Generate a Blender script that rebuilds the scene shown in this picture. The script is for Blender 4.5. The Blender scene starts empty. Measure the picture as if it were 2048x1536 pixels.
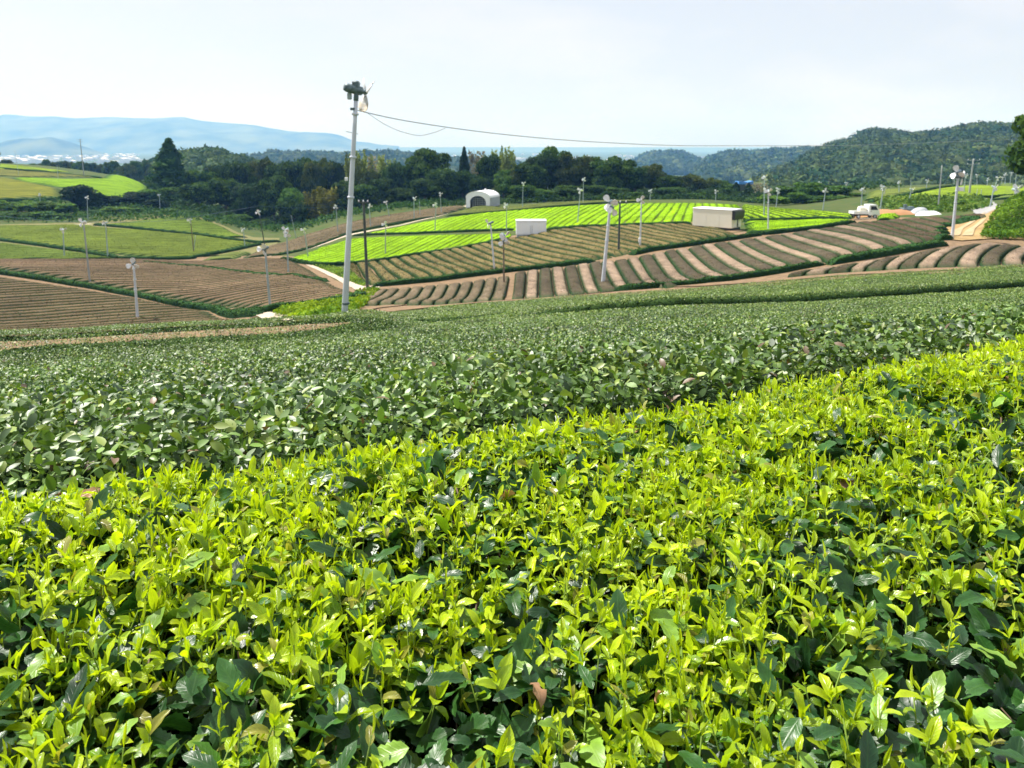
import bpy, math
import numpy as np
from mathutils import Vector

# ------------------------------------------------------------------ camera, sky, sun, exposure
S = bpy.context.scene
COL = S.collection
FPX = 1538.0                       # focal length in photograph pixels (2048 wide)
CX, CY = 1024.0, 476.0             # where the optical axis meets the picture (lens is shifted down)
PITCH = math.atan(184.0 / FPX)     # camera looks slightly down; horizon sits at row 292
cam = bpy.data.cameras.new('camera')
co = bpy.data.objects.new('camera', cam); COL.objects.link(co); S.camera = co
cam.sensor_width = 36.0
cam.lens = FPX / 2048 * 36
cam.shift_y = -(768 - CY) / 2048
cam.clip_start = 0.05; cam.clip_end = 60000
co.location = (0, 0, 0)
co.rotation_euler = (math.radians(90) - PITCH, 0, 0)
cam.dof.use_dof = True; cam.dof.focus_distance = 1.3; cam.dof.aperture_fstop = 15

SUN_EL, SUN_AZ = math.radians(58), math.radians(-56)    # azimuth from straight ahead, negative = to the left
W = bpy.data.worlds.new('World'); S.world = W; W.use_nodes = True
nt = W.node_tree; nt.nodes.clear()
def wn(t, **k):
    n = nt.nodes.new(t)
    for a, b in k.items(): setattr(n, a, b)
    return n
sky = wn('ShaderNodeTexSky', sky_type='NISHITA', sun_disc=False, sun_elevation=SUN_EL, sun_rotation=SUN_AZ,
         air_density=1.0, dust_density=2.5, ozone_density=1.5, altitude=100)
tc = wn('ShaderNodeTexCoord'); mp = wn('ShaderNodeMapping'); mp.inputs['Scale'].default_value = (1, 1, 3.5)
nz = wn('ShaderNodeTexNoise'); nz.inputs['Scale'].default_value = 3.0; nz.inputs['Detail'].default_value = 8; nz.inputs['Roughness'].default_value = 0.55
rp = wn('ShaderNodeMapRange'); rp.inputs['From Min'].default_value = 0.45; rp.inputs['From Max'].default_value = 0.72
rp.inputs['To Min'].default_value = 0.66; rp.inputs['To Max'].default_value = 1.0
mx = wn('ShaderNodeMix', data_type='RGBA'); bgd = wn('ShaderNodeBackground'); wo = wn('ShaderNodeOutputWorld')
mx.inputs['B'].default_value = (6.0, 5.95, 6.15, 1)     # thin bright overcast veil lit by the sun
nt.links.new(tc.outputs['Generated'], mp.inputs['Vector']); nt.links.new(mp.outputs['Vector'], nz.inputs['Vector'])
nt.links.new(nz.outputs['Fac'], rp.inputs['Value']); nt.links.new(rp.outputs['Result'], mx.inputs['Factor'])
nt.links.new(sky.outputs['Color'], mx.inputs['A']); nt.links.new(mx.outputs['Result'], bgd.inputs['Color'])
bgd.inputs['Strength'].default_value = 0.1
nt.links.new(bgd.outputs['Background'], wo.inputs['Surface'])

sd = bpy.data.lights.new('sun', 'SUN'); sd.energy = 4.8; sd.angle = math.radians(0.53); sd.color = (1.0, 0.97, 0.92)
so = bpy.data.objects.new('sun', sd); COL.objects.link(so)
sv = Vector((math.sin(SUN_AZ) * math.cos(SUN_EL), math.cos(SUN_AZ) * math.cos(SUN_EL), math.sin(SUN_EL)))
so.rotation_euler = sv.to_track_quat('Z', 'Y').to_euler(); so.location = (-30, 60, 60)
S.view_settings.view_transform = 'Standard'; S.view_settings.look = 'None'
S.view_settings.exposure = 0.66; S.view_settings.gamma = 1.0
S.cycles.max_bounces = 8; S.cycles.diffuse_bounces = 3; S.cycles.glossy_bounces = 3
S.cycles.transmission_bounces = 4; S.cycles.transparent_max_bounces = 8; S.cycles.volume_bounces = 3
S.cycles.sample_clamp_indirect = 6.0

rng = np.random.default_rng(7)

# ------------------------------------------------------------------ helpers
def tag(o, label=None, cat=None, group=None, kind=None):
    if label: o['label'] = label
    if cat: o['category'] = cat
    if group: o['group'] = group
    if kind: o['kind'] = kind
    return o

def mesh_np(name, V, faces, mat, parent=None, col=None, lf=None, smooth=True, origin=None):
    """one mesh object from arrays; faces: list of int arrays (n,3) or (n,4)"""
    V = np.asarray(V, dtype=np.float64).reshape(-1, 3)
    if origin is not None: V = V - np.asarray(origin)
    me = bpy.data.meshes.new(name)
    me.vertices.add(len(V)); me.vertices.foreach_set('co', V.astype(np.float32).ravel())
    faces = [np.asarray(f, dtype=np.int32) for f in faces if len(f)]
    idx = np.concatenate([f.ravel() for f in faces])
    tot = np.concatenate([np.full(len(f), f.shape[1], np.int32) for f in faces])
    st = np.concatenate([[0], np.cumsum(tot)[:-1]]).astype(np.int32)
    me.loops.add(len(idx)); me.loops.foreach_set('vertex_index', idx)
    me.polygons.add(len(tot)); me.polygons.foreach_set('loop_start', st)
    me.polygons.foreach_set('use_smooth', np.full(len(tot), bool(smooth), dtype=bool))
    if col is not None:
        c = np.ones((len(V), 4), np.float32); c[:, :3] = np.asarray(col).reshape(-1, 3)
        a = me.color_attributes.new('col', 'FLOAT_COLOR', 'POINT'); a.data.foreach_set('color', c.ravel())
    if lf is not None:
        a = me.attributes.new('lf', 'FLOAT_VECTOR', 'POINT'); a.data.foreach_set('vector', np.asarray(lf, dtype=np.float32).ravel())
    me.update(calc_edges=True)
    if mat: me.materials.append(mat)
    o = bpy.data.objects.new(name, me); COL.objects.link(o)
    if parent: o.parent = parent
    if origin is not None: o.location = origin
    return o

def empty(name, loc=(0, 0, 0), rz=0.0):
    o = bpy.data.objects.new(name, None); COL.objects.link(o); o.location = loc; o.rotation_euler = (0, 0, rz)
    o.empty_display_size = 0.2
    return o

def copy_tree(o, parent=None):
    c = o.copy(); COL.objects.link(c); c.parent = parent
    for ch in [k for k in bpy.data.objects if k.parent == o]: copy_tree(ch, c)
    return c

class MB:
    """collects simple solids into one mesh"""
    def __init__(s): s.V = []; s.F4 = []; s.F3 = []; s.n = 0; s.C = []
    def add(s, V, F4=(), F3=(), c=None):
        V = np.asarray(V, float).reshape(-1, 3); s.V.append(V)
        if len(F4): s.F4.append(np.asarray(F4) + s.n)
        if len(F3): s.F3.append(np.asarray(F3) + s.n)
        s.C.append(np.tile(np.array(c if c is not None else (1, 1, 1), float), (len(V), 1)) if np.ndim(c) < 2 else np.asarray(c))
        s.n += len(V); return s
    def box(s, lo, hi, bev=0.0, c=None):
        lo = np.array(lo, float); hi = np.array(hi, float); b = min(bev, 0.45 * float((hi - lo).min()))
        if b <= 0:
            V = [[(lo, hi)[i][0], (lo, hi)[j][1], (lo, hi)[k][2]] for i in (0, 1) for j in (0, 1) for k in (0, 1)]
            return s.add(V, [[0, 1, 3, 2], [4, 6, 7, 5], [0, 4, 5, 1], [2, 3, 7, 6], [0, 2, 6, 4], [1, 5, 7, 3]], c=c)
        xs = [lo[0], lo[0] + b, hi[0] - b, hi[0]]
        V = []; F = []
        prof = [(lo[1] + b, lo[2]), (hi[1] - b, lo[2]), (hi[1], lo[2] + b), (hi[1], hi[2] - b), (hi[1] - b, hi[2]), (lo[1] + b, hi[2]), (lo[1], hi[2] - b), (lo[1], lo[2] + b)]
        cy, cz = (lo[1] + hi[1]) / 2, (lo[2] + hi[2]) / 2
        for i, x in enumerate(xs):
            e = i in (0, 3)
            for (y, z) in prof:
                if e: y += b * (0.9 if y < cy else -0.9) * 0.7; z += b * (0.9 if z < cz else -0.9) * 0.7
                V.append((x, y, z))
        for i in range(3):
            for j in range(8): F.append([i * 8 + j, i * 8 + (j + 1) % 8, (i + 1) * 8 + (j + 1) % 8, (i + 1) * 8 + j])
        V += [(xs[0], cy, cz), (xs[3], cy, cz)]
        T = [[j, 32, (j + 1) % 8] for j in range(8)] + [[24 + j, 24 + (j + 1) % 8, 33] for j in range(8)]
        return s.add(V, F, T, c=c)
    def tube(s, pts, rad, n=8, c=None, cap=True):
        pts = np.asarray(pts, float); m = len(pts); rad = np.broadcast_to(np.asarray(rad, float), (m,))
        d = np.gradient(pts, axis=0); d /= np.linalg.norm(d, axis=1, keepdims=True) + 1e-12
        ref = np.array([0, 0, 1.0]) if abs(d[:, 2]).mean() < 0.8 else np.array([1.0, 0, 0])
        a = np.cross(d, ref); a /= np.linalg.norm(a, axis=1, keepdims=True) + 1e-12; b = np.cross(d, a)
        th = np.linspace(0, 2 * np.pi, n, endpoint=False)
        V = (pts[:, None] + rad[:, None, None] * (np.cos(th)[None, :, None] * a[:, None] + np.sin(th)[None, :, None] * b[:, None])).reshape(-1, 3)
        F = [[i * n + j, i * n + (j + 1) % n, (i + 1) * n + (j + 1) % n, (i + 1) * n + j] for i in range(m - 1) for j in range(n)]
        T = []
        if cap:
            V = np.vstack([V, pts[0], pts[-1]]); k = m * n
            T = [[(j + 1) % n, j, k] for j in range(n)] + [[(m - 1) * n + j, (m - 1) * n + (j + 1) % n, k + 1] for j in range(n)]
        return s.add(V, F, T, c=c)
    def prism(s, outline, y0, y1, c=None):
        """outline in x,z extruded along y"""
        n = len(outline)
        V = [(x, y0, z) for x, z in outline] + [(x, y1, z) for x, z in outline]
        cx = sum(p[0] for p in outline) / n; cz = sum(p[1] for p in outline) / n
        V += [(cx, y0, cz), (cx, y1, cz)]
        F = [[i, (i + 1) % n, n + (i + 1) % n, n + i] for i in range(n)]
        T = [[(i + 1) % n, i, 2 * n] for i in range(n)] + [[n + i, n + (i + 1) % n, 2 * n + 1] for i in range(n)]
        return s.add(V, F, T, c=c)
    def ball(s, c0, r, n=8, m=6, c=None):
        r = np.broadcast_to(np.asarray(r, float), (3,))
        ph = np.linspace(0.001, np.pi - 0.001, m + 1); th = np.linspace(0, 2 * np.pi, n, endpoint=False)
        V = [(c0[0] + r[0] * math.sin(p) * math.cos(t), c0[1] + r[1] * math.sin(p) * math.sin(t), c0[2] + r[2] * math.cos(p)) for p in ph for t in th]
        F = [[i * n + j, (i + 1) * n + j, (i + 1) * n + (j + 1) % n, i * n + (j + 1) % n] for i in range(m) for j in range(n)]
        return s.add(V, F, c=c)
    def build(s, name, mat, parent=None, smooth=False, origin=None, col=False):
        F = []
        if s.F4: F.append(np.concatenate(s.F4))
        if s.F3: F.append(np.concatenate(s.F3))
        return mesh_np(name, np.concatenate(s.V), F, mat, parent, col=np.concatenate(s.C) if col else None, smooth=smooth, origin=origin)

ONES = 'zeroth first second third fourth fifth sixth seventh eighth ninth tenth eleventh twelfth thirteenth fourteenth fifteenth sixteenth seventeenth eighteenth nineteenth'.split()
TENS = {2: ('twenty', 'twentieth'), 3: ('thirty', 'thirtieth'), 4: ('forty', 'fortieth'), 5: ('fifty', 'fiftieth'), 6: ('sixty', 'sixtieth'), 7: ('seventy', 'seventieth')}
def ordinal(n):
    if n < 20: return ONES[n]
    a, b = divmod(n, 10)
    return TENS[a][1] if b == 0 else TENS[a][0] + '-' + ONES[b]

# lattice noise
_perm = np.random.default_rng(3).random(65536)
def vnoise(x, y, s=0):
    x = np.asarray(x, float); y = np.asarray(y, float)
    xi = np.floor(x).astype(np.int64); yi = np.floor(y).astype(np.int64); fx = x - xi; fy = y - yi
    fx = fx * fx * (3 - 2 * fx); fy = fy * fy * (3 - 2 * fy)
    h = lambda a, b: _perm[(a * 73856093 ^ b * 19349663 ^ (s * 83492791)) & 65535]
    return (h(xi, yi) * (1 - fx) + h(xi + 1, yi) * fx) * (1 - fy) + (h(xi, yi + 1) * (1 - fx) + h(xi + 1, yi + 1) * fx) * fy
def fbm(x, y, o=4, s=0):
    r = 0; a = 0.5; t = 0
    for k in range(o):
        r = r + a * vnoise(x * 2 ** k, y * 2 ** k, s + k); t += a; a *= 0.5
    return r / t

# ------------------------------------------------------------------ materials
def new_mat(name):
    m = bpy.data.materials.new(name); m.use_nodes = True
    n = m.node_tree; b = n.nodes['Principled BSDF']
    return m, n, b
def noise_node(n, scale, detail=4, coord='Object', rough=0.6):
    t = n.nodes.new('ShaderNodeTexCoord'); z = n.nodes.new('ShaderNodeTexNoise')
    z.inputs['Scale'].default_value = scale; z.inputs['Detail'].default_value = detail; z.inputs['Roughness'].default_value = rough
    n.links.new(t.outputs[coord], z.inputs['Vector']); return z
def simple(name, c1, c2=None, scale=3.0, rough=0.6, metal=0.0, bump=0.0, spec=0.5, lo=0.35, hi=0.65):
    m, n, b = new_mat(name)
    b.inputs['Roughness'].default_value = rough; b.inputs['Metallic'].default_value = metal
    b.inputs['Specular IOR Level'].default_value = spec
    z = noise_node(n, scale)
    r = n.nodes.new('ShaderNodeMapRange'); r.inputs['From Min'].default_value = lo; r.inputs['From Max'].default_value = hi
    x = n.nodes.new('ShaderNodeMix'); x.data_type = 'RGBA'
    x.inputs['A'].default_value = (*c1, 1); x.inputs['B'].default_value = (*(c2 or tuple(v * 0.85 for v in c1)), 1)
    n.links.new(z.outputs['Fac'], r.inputs['Value']); n.links.new(r.outputs['Result'], x.inputs['Factor'])
    n.links.new(x.outputs['Result'], b.inputs['Base Color'])
    if bump:
        bp = n.nodes.new('ShaderNodeBump'); bp.inputs['Strength'].default_value = bump; bp.inputs['Distance'].default_value = 0.05
        n.links.new(z.outputs['Fac'], bp.inputs['Height']); n.links.new(bp.outputs['Normal'], b.inputs['Normal'])
    return m
def col_mat(name, rough=0.7, trans=0.0, scale=6.0, amp=0.45, bump=0.0, spec=0.3, rnd=0.0, tint=(1.15, 1.15, 0.6), coord='Object', detail=4):
    """colour from the mesh's own colours, mottled by noise; optional leaf translucency"""
    m, n, b = new_mat(name)
    b.inputs['Roughness'].default_value = rough; b.inputs['Specular IOR Level'].default_value = spec
    a = n.nodes.new('ShaderNodeAttribute'); a.attribute_name = 'col'
    z = noise_node(n, scale, detail, coord=coord)
    r = n.nodes.new('ShaderNodeMapRange'); r.inputs['From Min'].default_value = 0.3; r.inputs['From Max'].default_value = 0.7
    r.inputs['To Min'].default_value = 1 - amp; r.inputs['To Max'].default_value = 1 + amp
    n.links.new(z.outputs['Fac'], r.inputs['Value'])
    f = r.outputs['Result']
    if rnd:
        oi = n.nodes.new('ShaderNodeObjectInfo'); q = n.nodes.new('ShaderNodeMapRange')
        q.inputs['To Min'].default_value = 1 - rnd; q.inputs['To Max'].default_value = 1 + rnd
        n.links.new(oi.outputs['Random'], q.inputs['Value'])
        mm = n.nodes.new('ShaderNodeMath'); mm.operation = 'MULTIPLY'
        n.links.new(f, mm.inputs[0]); n.links.new(q.outputs['Result'], mm.inputs[1]); f = mm.outputs[0]
    v = n.nodes.new('ShaderNodeVectorMath'); v.operation = 'SCALE'
    n.links.new(a.outputs['Color'], v.inputs[0]); n.links.new(f, v.inputs['Scale'])
    n.links.new(v.outputs['Vector'], b.inputs['Base Color'])
    if bump:
        bp = n.nodes.new('ShaderNodeBump'); bp.inputs['Strength'].default_value = bump; bp.inputs['Distance'].default_value = 0.08
        n.links.new(z.outputs['Fac'], bp.inputs['Height']); n.links.new(bp.outputs['Normal'], b.inputs['Normal'])
    if trans:
        t = n.nodes.new('ShaderNodeBsdfTranslucent'); mu = n.nodes.new('ShaderNodeVectorMath'); mu.operation = 'MULTIPLY'
        mu.inputs[1].default_value = tint
        n.links.new(v.outputs['Vector'], mu.inputs[0]); n.links.new(mu.outputs['Vector'], t.inputs['Color'])
        s = n.nodes.new('ShaderNodeMixShader'); s.inputs[0].default_value = trans
        n.links.new(b.outputs['BSDF'], s.inputs[1]); n.links.new(t.outputs['BSDF'], s.inputs[2])
        n.links.new(s.outputs['Shader'], n.nodes['Material Output'].inputs['Surface'])
    return m
def leaf_mat(name, rough, trans, vein, bump, spec=0.5, tint=(1.1, 1.2, 0.5)):
    """near tea leaf: own colour, pale midrib, side veins pressed into the blade"""
    m, n, b = new_mat(name)
    N = n.nodes; L = n.links
    b.inputs['Roughness'].default_value = rough; b.inputs['Specular IOR Level'].default_value = spec
    a = N.new('ShaderNodeAttribute'); a.attribute_name = 'col'
    lf = N.new('ShaderNodeAttribute'); lf.attribute_name = 'lf'
    sp = N.new('ShaderNodeSeparateXYZ'); L.new(lf.outputs['Vector'], sp.inputs[0])
    ab = N.new('ShaderNodeMath'); ab.operation = 'ABSOLUTE'; L.new(sp.outputs['Y'], ab.inputs[0])
    rib = N.new('ShaderNodeMapRange'); rib.inputs['From Min'].default_value = 0.05; rib.inputs['From Max'].default_value = 0.16
    rib.inputs['To Min'].default_value = 1; rib.inputs['To Max'].default_value = 0; L.new(ab.outputs[0], rib.inputs['Value'])
    k = N.new('ShaderNodeMath'); k.operation = 'MULTIPLY_ADD'; k.inputs[1].default_value = -0.22; L.new(ab.outputs[0], k.inputs[0]); L.new(sp.outputs['X'], k.inputs[2])
    w = N.new('ShaderNodeMath'); w.operation = 'MULTIPLY'; w.inputs[1].default_value = 50.0; L.new(k.outputs[0], w.inputs[0])
    s = N.new('ShaderNodeMath'); s.operation = 'SINE'; L.new(w.outputs[0], s.inputs[0])
    pw = N.new('ShaderNodeMapRange'); pw.inputs['From Min'].default_value = 0.55; pw.inputs['From Max'].default_value = 1.0; L.new(s.outputs[0], pw.inputs['Value'])
    mxv = N.new('ShaderNodeMath'); mxv.operation = 'MAXIMUM'; L.new(rib.outputs['Result'], mxv.inputs[0])
    hv = N.new('ShaderNodeMath'); hv.operation = 'MULTIPLY'; hv.inputs[1].default_value = 0.45; L.new(pw.outputs['Result'], hv.inputs[0]); L.new(hv.outputs[0], mxv.inputs[1])
    z = noise_node(n, 55, 3)
    r = N.new('ShaderNodeMapRange'); r.inputs['From Min'].default_value = 0.3; r.inputs['From Max'].default_value = 0.7
    r.inputs['To Min'].default_value = 0.78; r.inputs['To Max'].default_value = 1.22; L.new(z.outputs['Fac'], r.inputs['Value'])
    v = N.new('ShaderNodeVectorMath'); v.operation = 'SCALE'; L.new(a.outputs['Color'], v.inputs[0]); L.new(r.outputs['Result'], v.inputs['Scale'])
    br = N.new('ShaderNodeVectorMath'); br.operation = 'MULTIPLY_ADD'; br.inputs[1].default_value = (1.5, 1.35, 1.3); br.inputs[2].default_value = (0.02, 0.03, 0.005)
    L.new(v.outputs['Vector'], br.inputs[0])
    mc = N.new('ShaderNodeMix'); mc.data_type = 'RGBA'; L.new(v.outputs['Vector'], mc.inputs['A']); L.new(br.outputs['Vector'], mc.inputs['B'])
    vf = N.new('ShaderNodeMath'); vf.operation = 'MULTIPLY'; vf.inputs[1].default_value = vein; L.new(mxv.outputs[0], vf.inputs[0]); L.new(vf.outputs[0], mc.inputs['Factor'])
    L.new(mc.outputs['Result'], b.inputs['Base Color'])
    bp = N.new('ShaderNodeBump'); bp.inputs['Strength'].default_value = bump; bp.inputs['Distance'].default_value = 0.002; bp.invert = True
    ad = N.new('ShaderNodeMath'); ad.operation = 'MULTIPLY_ADD'; ad.inputs[1].default_value = 0.8; L.new(z.outputs['Fac'], ad.inputs[0]); L.new(mxv.outputs[0], ad.inputs[2])
    L.new(ad.outputs[0], bp.inputs['Height']); L.new(bp.outputs['Normal'], b.inputs['Normal'])
    t = N.new('ShaderNodeBsdfTranslucent'); mu = N.new('ShaderNodeVectorMath'); mu.operation = 'MULTIPLY'; mu.inputs[1].default_value = tint
    L.new(mc.outputs['Result'], mu.inputs[0]); L.new(mu.outputs['Vector'], t.inputs['Color'])
    ms = N.new('ShaderNodeMixShader'); ms.inputs[0].default_value = trans
    L.new(b.outputs['BSDF'], ms.inputs[1]); L.new(t.outputs['BSDF'], ms.inputs[2]); L.new(ms.outputs['Shader'], N['Material Output'].inputs['Surface'])
    return m

M_YOUNG = leaf_mat('young_tea_leaf', 0.29, 0.40, 0.30, 0.40, 0.6, (1.3, 1.3, 0.5))
M_OLD = leaf_mat('mature_tea_leaf', 0.36, 0.12, 0.25, 0.22, 0.4)
M_FAR_LEAF = col_mat('clipped_tea_leaf', rough=0.47, trans=0.18, scale=0.9, amp=0.30, spec=0.8, detail=3)
M_ROW = col_mat('tea_row_surface', rough=0.85, scale=9.0, amp=0.34, bump=0.18, spec=0.03, detail=6)
M_CROWN = col_mat('tree_leaf', rough=0.7, trans=0.28, scale=0.35, amp=0.35, spec=0.1, rnd=0.32)
M_WOOD = col_mat('forest_leaf', rough=0.75, trans=0.15, scale=0.03, amp=0.3, spec=0.1, coord='Object')
M_BARK = simple('bark', (0.11, 0.085, 0.06), (0.05, 0.04, 0.03), 6, 0.9, bump=0.5)
M_TWIG = simple('woody_twig', (0.15, 0.10, 0.06), (0.06, 0.045, 0.03), 60, 0.8)
M_INNER = simple('hedge_inside', (0.006, 0.010, 0.004), (0.018, 0.016, 0.008), 25, 0.95, spec=0.1)  # painted near black for the shade deep in the hedge
M_GROUND = simple('meadow_ground', (0.045, 0.085, 0.018), (0.09, 0.10, 0.032), 0.35, 0.95, spec=0.1, bump=0.3)
M_TURF = simple('thin_turf', (0.13, 0.15, 0.045), (0.20, 0.17, 0.08), 0.8, 0.95, spec=0.1, bump=0.3)
M_SOIL = simple('bare_soil', (0.27, 0.180, 0.105), (0.16, 0.115, 0.070), 2.2, 0.95, spec=0.1, bump=0.8)
M_SAND = simple('sandy_track', (0.40, 0.28, 0.13), (0.28, 0.19, 0.085), 0.8, 0.95, spec=0.1, bump=0.3)
M_PALE = simple('pale_track', (0.55, 0.47, 0.37), (0.44, 0.36, 0.27), 1.0, 0.9, spec=0.1, bump=0.2)
M_RUT = simple('pale_wheel_rut', (0.46, 0.36, 0.22), (0.36, 0.27, 0.15), 1.2, 0.95, spec=0.1)
M_ASPH = simple('worn_asphalt', (0.34, 0.33, 0.32), (0.27, 0.27, 0.27), 0.8, 0.9, spec=0.2)
M_STEEL = simple('galvanised_steel', (0.66, 0.69, 0.74), (0.54, 0.58, 0.64), 2.5, 0.5, metal=0.15)
M_GREYPOLE = simple('weathered_pole', (0.36, 0.44, 0.45), (0.28, 0.35, 0.37), 2.0, 0.6)
M_DARKPOLE = simple('dark_pole', (0.07, 0.09, 0.075), (0.04, 0.055, 0.05), 3.0, 0.8)
M_RUSTPOLE = simple('brown_pole', (0.20, 0.15, 0.10), (0.13, 0.10, 0.07), 3.0, 0.8)
M_CONC = simple('concrete_pole', (0.36, 0.38, 0.38), (0.28, 0.30, 0.30), 2.0, 0.85)
M_WHITE = simple('white_paint', (0.86, 0.87, 0.88), (0.80, 0.81, 0.82), 2.0, 0.45)
M_BLADE = simple('fan_blade_white', (0.88, 0.88, 0.88), (0.80, 0.80, 0.81), 3.0, 0.4)
M_BLADE2 = simple('fan_blade_orange_lit', (0.62, 0.48, 0.30), (0.80, 0.80, 0.80), 4.0, 0.4)  # orange sunlight on a white blade, painted into the colour
M_MOTOR = simple('motor_grey_green', (0.16, 0.22, 0.24), (0.07, 0.11, 0.12), 9.0, 0.5, metal=0.2)
M_CREAM = simple('cream_panel', (0.88, 0.83, 0.68), (0.86, 0.80, 0.65), 1.2, 0.85, spec=0.15)
M_SHEET = simple('white_sheet', (0.92, 0.93, 0.94), (0.89, 0.90, 0.92), 0.8, 0.85, spec=0.15)
M_GREY = simple('grey_cladding', (0.42, 0.45, 0.47), (0.34, 0.37, 0.39), 1.0, 0.7)
M_BLACK = simple('black_panel', (0.012, 0.012, 0.014), (0.02, 0.02, 0.022), 3.0, 0.5)
M_DARK = simple('shaded_opening', (0.02, 0.035, 0.055), (0.035, 0.05, 0.07), 1.5, 0.4)  # shade inside the open shed, put into the colour
M_GLASS = simple('window_glass', (0.02, 0.025, 0.03), (0.03, 0.035, 0.04), 2.0, 0.08)
M_RUBBER = simple('rubber', (0.02, 0.02, 0.02), (0.03, 0.03, 0.03), 8.0, 0.9)
M_WIRE = simple('cable', (0.24, 0.28, 0.31), (0.19, 0.23, 0.26), 3.0, 0.6)
M_CABLE_BLUE = simple('blue_cable', (0.03, 0.09, 0.16), (0.02, 0.07, 0.13), 0.5, 0.6)
M_BLUE = simple('blue_sheet', (0.06, 0.25, 0.62), (0.05, 0.20, 0.52), 0.5, 0.6)
M_ORANGE = simple('orange_earth', (0.46, 0.23, 0.095), (0.36, 0.19, 0.09), 0.7, 0.95, bump=0.4)
M_HOUSE = simple('distant_render', (0.75, 0.73, 0.72), (0.66, 0.66, 0.68), 0.02, 0.8)
M_HILL = simple('hill_soil_and_scrub', (0.035, 0.07, 0.025), (0.06, 0.09, 0.03), 0.02, 0.95, spec=0.1)
M_PLAINH = simple('mountain_forest', (0.005, 0.02, 0.012), (0.12, 0.14, 0.07), 0.003, 0.95, spec=0.1)

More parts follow.
